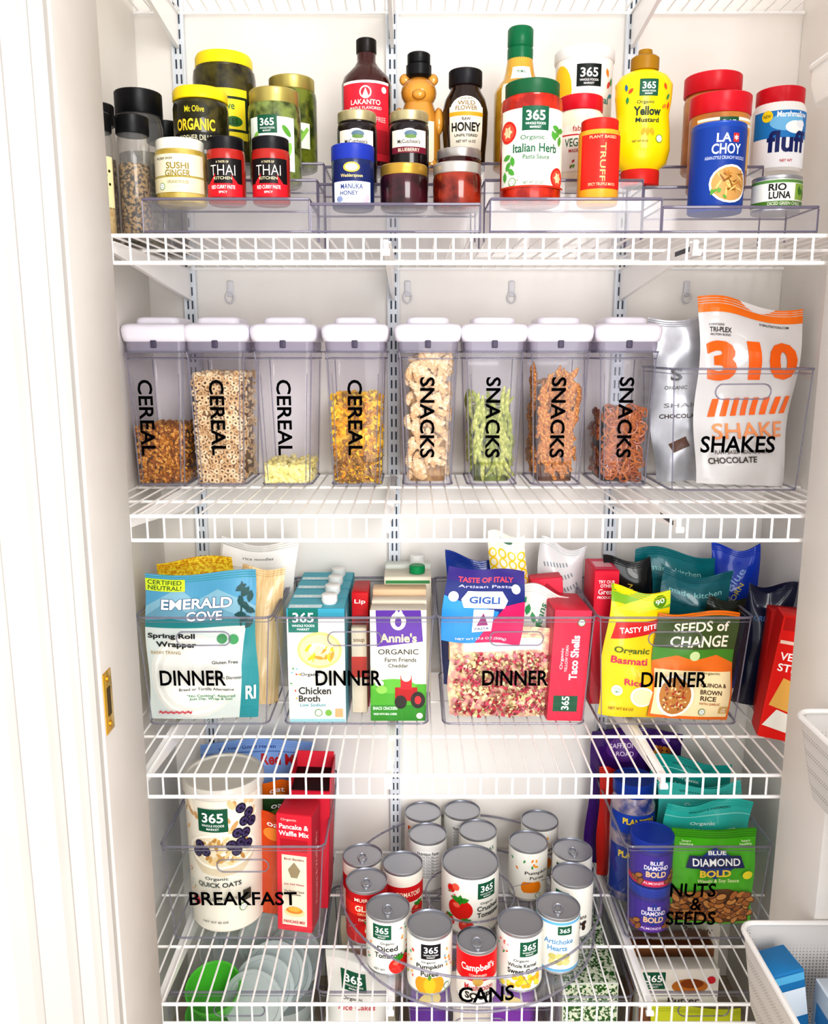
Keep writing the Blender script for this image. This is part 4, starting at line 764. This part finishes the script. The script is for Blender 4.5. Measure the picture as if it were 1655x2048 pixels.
for i in range(2):
    def g(gg):
        gg.R(-66,6,66,66,'452c98'); gg.P([(-26,36),(0,64),(26,36),(0,14)],'1c3398'); gg.T('BLUE',0,52,24,8,'f2e6f4',b=.03); gg.T('DIAMOND',0,42,46,9,'f2e6f4',b=.03); gg.T('BOLD',0,29,38,12,'f0c8a0',b=.04); gg.R(-66,4,66,16,'d01c54' if i else '6a2aa0'); gg.T('ALMONDS',-4,11,38,5,'f2e6f4')
        for k,(x,y,a) in enumerate(((30,20,20),(38,28,-20),(-32,22,30),(24,13,0),(42,18,40),(-40,14,-10),(36,9,10),(-28,12,60))): gg.E(x,y,9,5,'5a2e14',a); gg.E(x,y,7.5,3.8,('b0743a','9a5c2c')[k%2],a)
    vessel('almond_tin','purple and blue almond can with snap lid','can',(.449,-.250,Z+i*.094),[(.037,0),(.039,.002),(.039,.074),(.038,.078)],mat('362c8a',.35,.2),(lidp(.0405,.074,.0925),mat('2440a8',.3)),g,bn='can_body',group='stacked almond cans')
def g(gg):
    w,h=gg.w/2,gg.h; gg.R(-w,h-16,w,h,'3f8f1c')
    r=random.Random(8)
    gg.P([(-w+10,4),(w-6,4),(w-6,58),(30,74),(-20,72),(-w+8,56)],'6a3c18')
    def alm(i):
        x=-w+16+(i%9)*(2*w-28)/8+r.uniform(-6,6); y=12+(i//9)*8.4+r.uniform(-3,3)
        ro=r.uniform(-60,60); gg.L+=.25; gg.E(x,y,11,6.4,'52290f',ro,14,True); gg.L+=.25; gg.E(x-.5,y+.6,9.6,5.2,('b06a2c','c8823c','9a5824','d0904a')[i%4],ro,14,True)
    gg.L+=1
    for i in range(63): gg.L+=.1; alm(i)
    gg.P([(-44,128),(0,160),(52,128),(0,96)],'173a8c'); gg.P([(-56,118),(56,118),(48,142),(-48,142)],'14245c'); gg.T('BLUE',4,149,34,9,'fff',b=.03); gg.T('DIAMOND',2,130,90,15,'fff',b=.02); gg.T('BOLD',0,108,60,14,'f6d43a',b=.04); gg.T('Wasabi & Soy Sauce',6,93,80,9,'f2f6c4'); gg.T('heart\nhealthy',58,167,24,12,'e9f2d0'); gg.E(62,104,10,8,'f2e22a'); gg.T('Smart\nSnacking',-54,167,26,12,'e9f2d0')
pouch('almond_pouch','bright green pouch of flavoured almonds','pouch',(.565,-.254,Z),.160,.190,.022,'4fb81c',g,rot=(-3,1,0),seed=40,wr=.9)
def g(gg): gg.R(-58,20,58,120,'1c3a90'); gg.T('PLANTERS',0,104,70,14,'f2d23a',b=.04); gg.R(-58,150,58,190,'1c44a8'); gg.T('PLANTERS',4,176,66,13,'f2d23a',b=.04)
vessel('peanut_jar','tall clear peanut jar with blue lid','jar',(.435,-.158,Z),[(.04,0),(.043,.004),(.043,.20),(.038,.215),(.036,.225)],matn('2a3a7c','a89aa0',30,.15,.6),(lidp(.0405,.222,.25),mat('163890',.3)),g,group='nut jars',ribs=.01)
for i,(x,y,h,c,rz) in enumerate(((.56,-.208,.222,'34b8ae',3),(.575,-.162,.235,'4cc6bc',-3),(.55,-.115,.262,'1f9f96',4))):
    pouch('nut_bag','turquoise resealable nut bag','pouch',(x,y,Z),.165,h,.04,c,lambda gg:(gg.R(-gg.w/2,gg.h-26,gg.w/2,gg.h-24,'8fdcd4'),gg.T('Organic',-10,gg.h-40,46,8,'e9f6f4'),gg.T('WALNUTS',10,gg.h-56,90,12,'e9f6f4'),gg.T('SPROUTS FARMERS',0,gg.h-14,80,4,'1f6a64')),rot=(-1,rz,0),seed=42+i,group='turquoise nut bags',wr=2.8)
def g(gg): w,h=gg.w/2,gg.h; gg.E(-30,h-40,34,26,'5a2a80'); gg.T('SAFFRON',-30,h-34,54,10,'e6d4ec'); gg.T('ROAD',-26,h-50,36,9,'e6d4ec'); [gg.E(40+(i%4)*9,h-36-(i//4)*9,5,5,('d9902f','b8601f')[i%2]) for i in range(12)]; gg.E(58,h-16,9,9,'8a6ab8')
pouch('snack_pouch','deep purple roasted snack pouch','pouch',(.458,-.062,Z),.19,.30,.05,'3c1468',g,rot=(-1,2,0),seed=50,wr=2)
pouch('snack_pouch','small red snack pouch beside purple pouch','pouch',(.405,-.105,Z),.05,.24,.03,'b8241c',None,seed=51)
# ---- turntable
TCX,TCY=.107,-.247
def circ(r,z,n=56): return [(r*math.cos(2*pi*i/n),r*math.sin(2*pi*i/n),z) for i in range(n)]
b=M(); lathe(b,[(.10,0),(.23,.004),(.236,.012),(.245,.078)],CLR,64,cap=(False,False)); lathe(b,[(.0,.006),(.23,.006)],clear('fafafe',.05,.2),64,cap=(False,False)); lathe(b,[(.085,.007),(.085,.06)],CLR,48,cap=(False,False))
e=M(); tube(e,circ(.2455,.078),.0022,EDGE,6,True); tube(e,circ(.235,.006),.0024,EDGE,6,True); tube(e,circ(.085,.06,40),.0018,EDGE,6,True); tube(e,circ(.085,.009,40),.0012,EDGE,6,True)
for a in (20,110,200,290):
    a=math.radians(a); tube(e,[(.087*math.cos(a),.087*math.sin(a),.05),(.24*math.cos(a),.24*math.sin(a),.05)],.0008,EDGE,4)
gg=G(lambda u,v,l:((.2415+l)*math.sin(u/.2415),-(.2415+l)*math.cos(u/.2415),v),4); gg.T('CANS',12,44,92,29,LET,b=.018)
T('turntable','round clear plastic turntable with raised wall and cans lettering','lazy susan',(TCX,TCY,.3085),[('tray_body',b),('rim',e),('lettering',gg.m)])
CG='canned food on the turntable'; CZ=.3155; WH='ecebe4'
def tomato(gg,x,y,r): gg.E(x,y,r,r*.88,'d01c14'); gg.E(x-r*.3,y+r*.3,r*.3,r*.2,'ea6a54'); gg.L+=1; [gg.leaf(x+r*.3*math.cos(a),y+r*.8,r*.9,math.degrees(a),'2f8a24') for a in (.3,1.5,2.7)]
def L1(gg):
    gg.R(-60,7,60,103,WH); logo365(gg,-10,86,28); gg.T('Organic',0,64,24,6,'333'); gg.T('Diced',0,54,36,10,'2a2a2a',b=.02); gg.T('Tomatoes',2,41,50,10,'2a2a2a',b=.02); leaves(gg,32,74,12,n=10,seed=1,sp=(.8,2)); leaves(gg,-38,40,12,n=8,seed=2,sp=(.6,2)); tomato(gg,20,20,18); tomato(gg,38,32,10); gg.T('NET WT',-14,14,20,4,'555')
def L2(gg):
    gg.R(-60,7,60,103,WH); logo365(gg,4,84,28,'181a20'); gg.T('Organic',0,64,24,5,'333'); gg.T('Pumpkin',2,55,46,10,'22221e',b=.02); gg.T('Puree',2,42,30,9,'22221e',b=.02)
    for dx in (-15,15,-8,8,0): gg.E(2+dx,21,10,15,('eb9a08' if dx else 'f8b418'))
    gg.L+=1; gg.leaf(2,36,12,80,'5a8a2c'); leaves(gg,38,50,14,('f2a51c','e8862a','79b8c9'),10,3,(.7,2.4)); leaves(gg,-36,60,14,('f2a51c','3f9a4f','d9412f'),10,4,(.7,2.4)); usda(gg,32,14,6)
def L3(gg):
    gg.R(-60,6,60,50,'ece8e2'); gg.R(-60,46,60,94,'d60f18'); gg.T("Campbell's",0,70,60,17,'fbf6ee',rot=4,b=.02); gg.E(0,46,9,9,'c9a04a'); gg.T('CONDENSED',0,57,30,4,'f2e4d0'); gg.T('Mushroom',2,34,50,11,'c41f2a'); gg.T('SOUP',0,18,44,13,'1a1412',b=.04)
def L4(gg):
    gg.R(-60,7,60,103,WH); logo365(gg,14,84,28); gg.T('Organic',0,62,26,6,'333'); gg.T('Whole Kernel',2,53,50,7,'2a2a2a',b=.015); gg.T('Sweet Corn',4,42,54,10,'2a2a2a',b=.02); leaves(gg,-34,82,12,('d9412f','e8a0b0','3f9a4f'),10,5); 
    r=random.Random(2)
    scatter(gg,40,lambda i: gg.E(-2+r.uniform(-34,36),21+r.uniform(-10,11),4.2,4.2,('f4c21a','f9dc4a','e8ac16')[i%3],0,12,True))
def L5(gg):
    gg.R(-60,7,60,103,WH); gg.R(-60,98,60,103,'6ab0dc'); gg.R(-60,7,60,12,'6ab0dc'); gg.T('Artichoke',4,66,52,10,'5a98c8',b=.02); gg.T('Hearts',2,53,34,10,'5a98c8',b=.02); [gg.E(-6+(i%3)*12,26+(i//3)*11,7,6,('d9d08e','c9bf74')[i%2]) for i in range(6)]; gg.R(2,80,26,96,'17593f'); gg.T('365',14,88,18,8,'fff',b=.02)
def L6(gg):
    gg.R(-60,7,60,103,'b80f18'); gg.R(-60,62,60,86,'dc281c'); gg.T('GLEN',0,76,40,12,'f6ead2',b=.03); gg.T('MUIR',-8,93,26,7,'f6ead2'); gg.T('ORGANIC',0,65,30,5,'f2d9a0'); tomato(gg,10,32,20); gg.E(10,32,12,8,'f0e2d0'); gg.T('DICED',0,54,26,5,'f6ead2')
def L6b(gg): gg.R(-60,7,60,103,'e9e5da'); gg.R(-60,50,60,82,'cc1820'); gg.T('TOMATOES',0,66,50,10,'f6ead2',b=.02); tomato(gg,20,30,16)
def L7(gg):
    gg.R(-60,7,60,103,WH); gg.T('Pumpkin',14,62,50,9,'333',b=.02); gg.T('Puree',14,52,30,7,'333'); [gg.E(2+dx,32,8,12,'f08a0c') for dx in (-12,12,-6,6,0)]; leaves(gg,-10,82,18,('f2a51c','e8862a','3f9a4f'),9,6,(2,.6)); usda(gg,16,14,6)
def L8(gg):
    gg.R(-60,7,60,103,WH); leaves(gg,-20,70,18,n=10,seed=9,sp=(1,1.4)); gg.T('Black Beans',-4,46,54,9,'333',b=.02); [gg.E(-16+(i%4)*11,24+(i//4)*9,6,4,'3a2620',i*30) for i in range(8)]; logo365(gg,-26,84,22)
def L9(gg):
    gg.R(-60,7,60,103,'e6e6e3'); gg.R(-24,30,24,92,'f4f4f4'); gg.T('Nutrition Facts',0,86,44,7,'222',b=.02); [gg.R(-22,76-i*7,22,77-i*7,'888') for i in range(7)]; [gg.T('Total Fat 0g',-4,80-i*7,30,3,'444') for i in range(7)]
def L10(gg): gg.R(-60,7,60,103,WH); gg.T('365',24,86,20,9,'17593f'); leaves(gg,0,70,24,n=12,seed=12,sp=(1.6,.8)); gg.T('Green Beans',0,44,52,9,'333',b=.02)
spec=[(.019,-.052,L10,0,0),(.103,-.046,L9,0,0),(.028,-.135,L9,0,0),(.131,-.122,L10,0,0),(.263,-.085,L7,0,0),(.229,-.163,L7,0,0),(.312,-.19,L8,0,1),(.297,-.272,L8,0,0),
 (-.100,-.2095,L6b,0,1),(-.022,-.235,L6b,20,0),(-.088,-.289,L6,0,1),(-.046,-.365,L1,0,1),(.027,-.410,L2,-4,0),(.183,-.404,L4,-3,0),(.255,-.362,L5,-12,1)]
nm={L1:('tomato_can','white tomato can with leafy print'),L2:('pumpkin_can','white pumpkin can with orange pumpkin print'),L4:('corn_can','white sweet corn can with kernel print'),L5:('artichoke_can','pale blue and white artichoke can'),L6:('tomato_can','red tomato can with tomato print'),L6b:('tomato_can','red and cream tomato can'),L7:('pumpkin_can','white pumpkin can with orange print'),L8:('bean_can','white bean can with leafy print'),L9:('vegetable_can','white can showing its nutrition panel'),L10:('vegetable_can','white vegetable can with leafy print')}
for x,y,fn,rt,tb in spec:
    can(nm[fn][0],nm[fn][1]+' on the turntable',(x,y,CZ),.0385,.110,'eae8e2' if fn is not L6 else 'b80f18',fn,tab=bool(tb),rot=rt,group=CG)
can('soup_can','red and white condensed soup can with pull tab',(.106,-.436,CZ),.0335,.1,'eae8e2',L3,tab=True,group=CG,lidc=matn('34363c','4c4e56',20,.3,metal=.6))
def g(gg):
    gg.R(-90,7,90,114,WH); logo365(gg,30,92,32); gg.T('Organic',30,66,28,6,'333'); gg.T('Crushed',34,56,48,10,'2a2a2a',b=.02); gg.T('Tomatoes',36,43,52,10,'2a2a2a',b=.02); tomato(gg,-22,54,24); tomato(gg,-10,22,14); tomato(gg,-44,26,12); gg.E(-40,92,8,8,'d61c1a'); gg.E(-30,98,7,7,'e8604a'); leaves(gg,-34,84,12,('d6382a','3f9a4f'),7,7)
can('tomato_can','large white crushed tomato can in the centre ring',(.107,-.247,CZ),.054,.122,'eae8e2',g,group=CG)
# ================================================================ below shelf 4
Z=-.0185
cbin(-.462,-.185,-.335,Z,.245,.31,label='clear bin holding plastic bowls and lids on the floor',group='clear floor bins',handle=True)
cbin(-.178,-.020,-.335,Z,.245,.31,label='clear bin of packaged food on the floor',group='clear floor bins',handle=False)
cbin(-.012,.258,-.335,Z,.215,.31,label='clear bin of snack packets on the floor',group='clear floor bins')
cbin(.265,.405,-.335,Z,.235,.31,label='clear bin of green packets on the floor',group='clear floor bins',handle=False)
cbin(.412,.66,-.335,Z,.245,.31,label='clear bin of snack bars on the floor',group='clear floor bins')
Z+=.003
for i,(x,y,z,r) in enumerate(((-.39,-.25,.0,.058),(-.39,-.25,.06,.058),(-.388,-.25,.135,.052))):
    m=M(); lathe(m,[(r*.6,0),(r*.65,.003),(r*.95,.05),(r,.062),(r*1.03,.063),(r*1.03,.066),(r*.96,.064),(r*.6,.006)],mat('52b83a',.35,0,.3),40,cap=(True,False))
    T('plastic_bowl','bright green plastic bowl stored in a clear bin','bowl',(x,y,Z+z),[('b',m)],rot=(18 if i==2 else 0,0,0),group='green plastic bowls')
for i in range(9):
    m=M(); mt=clear('eef2f2',.35,.5,'e9f0f0')
    lathe(m,[(.058,0),(.06,.001),(.06,.006),(.052,.007),(.05,.003),(.01,.003)],mt,36)
    T('container_cover','translucent round plastic food container cover stacked upright','container cover',(-.31+.016*(i%5)*1.0,-.27+.028*i,Z+.165+.01*(i%3)),[('l',m)],rot=(70,18-6*i,-14+5*(i%3)),group='translucent container covers')
for i in range(3):
    m=M(); lathe(m,[(.05,0),(.052,.002),(.06,.06),(.061,.06)],clear('eef2f2',.35,.5,'e9f0f0'),36,cap=(True,False)); T('plastic_container','translucent plastic container nested in a clear bin','food container',(-.26,-.22,Z+.01+.035*i),[('c',m)],group='translucent containers')
m=M(); lathe(m,[(.05,0),(.052,.002),(.058,.07),(.060,.07)],clear('eef2f2',.35,.5,'e9f0f0'),36,cap=(True,False)); T('plastic_container','tall translucent plastic container beside green bowls','food container',(-.385,-.12,Z+.12),[('c',m)],rot=(20,0,0),group='translucent containers')
def g(gg): w,h=gg.w/2,gg.h; logo365(gg,-6,h-52,40); gg.T('Organic',-10,h-88,40,8,'555'); gg.T('Rice Cakes',0,h-104,70,12,'c94a5a'); gg.R(-w,h-14,w,h,'cccdc8')
pouch('food_pouch','white food pouch with a green square logo','pouch',(-.118,-.27,Z),.115,.272,.05,'dfded9',g,seed=60,rot=(0,2,0),wr=2.2)
pouch('food_pouch','tan and white food pouch','pouch',(-.09,-.17,Z),.11,.27,.05,'d8cdb6',lambda gg:gg.E(0,gg.h-60,30,20,'a8804a'),seed=61,wr=3)
for i in range(6):
    c=('5a208c','d8d0c4','7a2aa4','c3b8d0','b8a02a','8a3ab0')[i]
    pouch('snack_packet','small purple or cream snack packet standing in a bin','packet',(.04+.06*(i%3)+.01*i,-.27+.1*(i//3),Z),.075,.235,.03,c,lambda gg:(gg.T('organic',0,gg.h-30,46,9,'fff'),gg.E(0,gg.h-60,22,14,'e8d48a')),seed=62+i,rot=(0,3*(i%3)-3,0),group='small snack packets',wr=2.5)
SEA=matn('1f5a1a','dfe6d0',160,.4,lo=.46,hi=.54)
for i in range(5):
    box('seaweed_pack','white and dark green speckled snack pack','packet',(.335,-.29+.055*i,Z),.105,.045,.24-.004*i,'dfe4d8',lambda gg:(gg.R(-50,150,50,238,SEA),gg.T('seaweed',0,200,60,12,'3f8a4f')),top=lambda gg:gg.R(-50,-20,50,20,SEA),rot=(0,2*(i%2)-1,0),group='speckled green snack packs')
box('snack_bar_box','white snack bar box with green square logo','box',(.50,-.285,Z),.15,.035,.262,'e4ded6',lambda gg:(logo365(gg,-48,238,36),gg.E(20,226,34,16,'b8702a'),gg.E(24,232,22,10,'8a4418'),gg.T('Butter',10,196,60,12,'3a2a20',b=.02),gg.E(60,240,8,8,'c92a3a'),gg.R(-75,120,75,180,'7a4a2a')),group='snack bar boxes')
box('snack_bar_box','brown cardboard snack bar box','box',(.505,-.22,Z),.16,.05,.265,'8a5a38',lambda gg:gg.R(-60,180,60,240,'5a3220'),top=lambda gg:(gg.R(-76,-20,76,20,'6a3418'),gg.T('Peanut Butter',0,0,90,12,'e9d4a8')),group='snack bar boxes')
box('snack_bar_box','white box with dark lettering','box',(.55,-.14,Z),.15,.06,.27,'e4dcd2',lambda gg:gg.T('Peanut\nButter',30,240,60,30,'4a2c20',b=.02),top=lambda gg:(gg.T('Peanut\nButter',20,0,70,34,'4a2c20',b=.02)),rot=(0,0,-8),group='snack bar boxes')
pouch('snack_packet','yellow and green snack packet','packet',(.53,-.318,Z),.17,.195,.018,'c9cf1c',lambda gg:gg.T('LEMON',0,150,90,22,'5a7a1c',b=.03),seed=80)
# ================================================================ door with rack
m=M(); rbox(m,.64,.675,-1.36,-.615,.0,2.28,TRIM,.003); o=S('door_1',m)
BW=mat('dcd9d6',.35); 
def meshmat():
    m=bpy.data.materials.new('punched_white_mesh'); m.use_nodes=True; nt=m.node_tree; b=nt.nodes['Principled BSDF']
    tc=nt.nodes.new('ShaderNodeTexCoord'); v=nt.nodes.new('ShaderNodeTexVoronoi'); v.inputs['Scale'].default_value=200; v.inputs['Randomness'].default_value=.0
    r=nt.nodes.new('ShaderNodeValToRGB'); r.color_ramp.elements[0].position=.22; r.color_ramp.elements[0].color=lin('8c8784'); r.color_ramp.elements[1].position=.34; r.color_ramp.elements[1].color=lin('d2cecb')
    nt.links.new(tc.outputs['Object'],v.inputs['Vector']); nt.links.new(v.outputs['Distance'],r.inputs['Fac']); nt.links.new(r.outputs['Color'],b.inputs['Base Color']); return m
MM=meshmat()
def basket(x0,z0,h,y1=-.615,y0=-.99,mt=None,tp=.86):
    b=M(); x1=.6395; hw=(x1-x0)/2; hd=(y1-y0)/2; mt=mt or MM
    loft(b,[rr(hw*tp,hd*.96,.02,0,hw*(1-tp),0,6),rr(hw*(tp+.04),hd*.98,.02,.02,hw*(.96-tp),0,6),rr(hw,hd,.02,h,0,0,6)],mt,cap=(True,False))
    e=M(); tube(e,rr(hw,hd,.02,h,0,0,6),.004,BW,8,True)
    T('door_basket','white punched metal basket hung on the open door','basket',((x0+x1)/2,(y0+y1)/2,z0),[('basket_body',b),('rim_wire',e)],group='door rack baskets')
basket(.468,.440,.14,tp=.86); basket(.520,.79,.115,tp=.8)
basket(.462,1.672,.040,y1=-.62,y0=-.72,mt=BW,tp=.97)
box('blue_packet_box','blue and white snack box in the door basket','box',(.522,-.665,.452),.046,.05,.112,'2478b0',lambda gg:(gg.R(-22,96,22,108,'5fb0d8'),gg.R(-22,40,22,84,'dfe8f0')),lambda gg:(gg.R(-24,0,24,110,'1f6ca8'),gg.R(-24,60,24,84,'dfe8f0')),-1,rot=(0,-10,8))
box('white_packet_box','white and pale blue box in the door basket','box',(.575,-.72,.455),.05,.08,.09,'cfdae4',None,lambda gg:gg.R(-30,30,30,60,'3a86c0'),-1)
# ================================================================ camera, light
cam=bpy.data.cameras.new('camera'); co=bpy.data.objects.new('camera',cam); COL.objects.link(co)
co.location=(0,-1.69,1.39); co.rotation_euler=(math.radians(90-10.92),0,0)
cam.sensor_fit='VERTICAL'; cam.sensor_height=36; cam.sensor_width=36*1655/2048; cam.lens=1680/2048*36; cam.clip_start=.01
SC.camera=co
w=bpy.data.worlds.new('world'); SC.world=w; w.use_nodes=True
w.node_tree.nodes['Background'].inputs[0].default_value=(1,.99,.985,1); w.node_tree.nodes['Background'].inputs[1].default_value=1.27
def area(loc,tgt,size,e,c=(1,1,1)):
    l=bpy.data.lights.new('window_light','AREA'); l.shape='RECTANGLE'; l.size=size[0]; l.size_y=size[1]; l.energy=e; l.color=c
    o=bpy.data.objects.new('window_light',l); COL.objects.link(o); o.location=loc; o.rotation_euler=(Vector(tgt)-Vector(loc)).to_track_quat('-Z','Y').to_euler(); return o
area((.7,-2.7,2.1),(.1,0,1.0),(1.0,.9),36,(1,.985,.96))
area((.5,-2.4,.9),(.1,0,.6),(1.2,1.0),18,(.97,.98,1))
SC.view_settings.view_transform='Standard'; SC.view_settings.look='None'; SC.view_settings.exposure=.29; SC.view_settings.gamma=.87
try:
    SC.cycles.transparent_max_bounces=40; SC.cycles.max_bounces=12; SC.cycles.diffuse_bounces=6
except Exception: pass
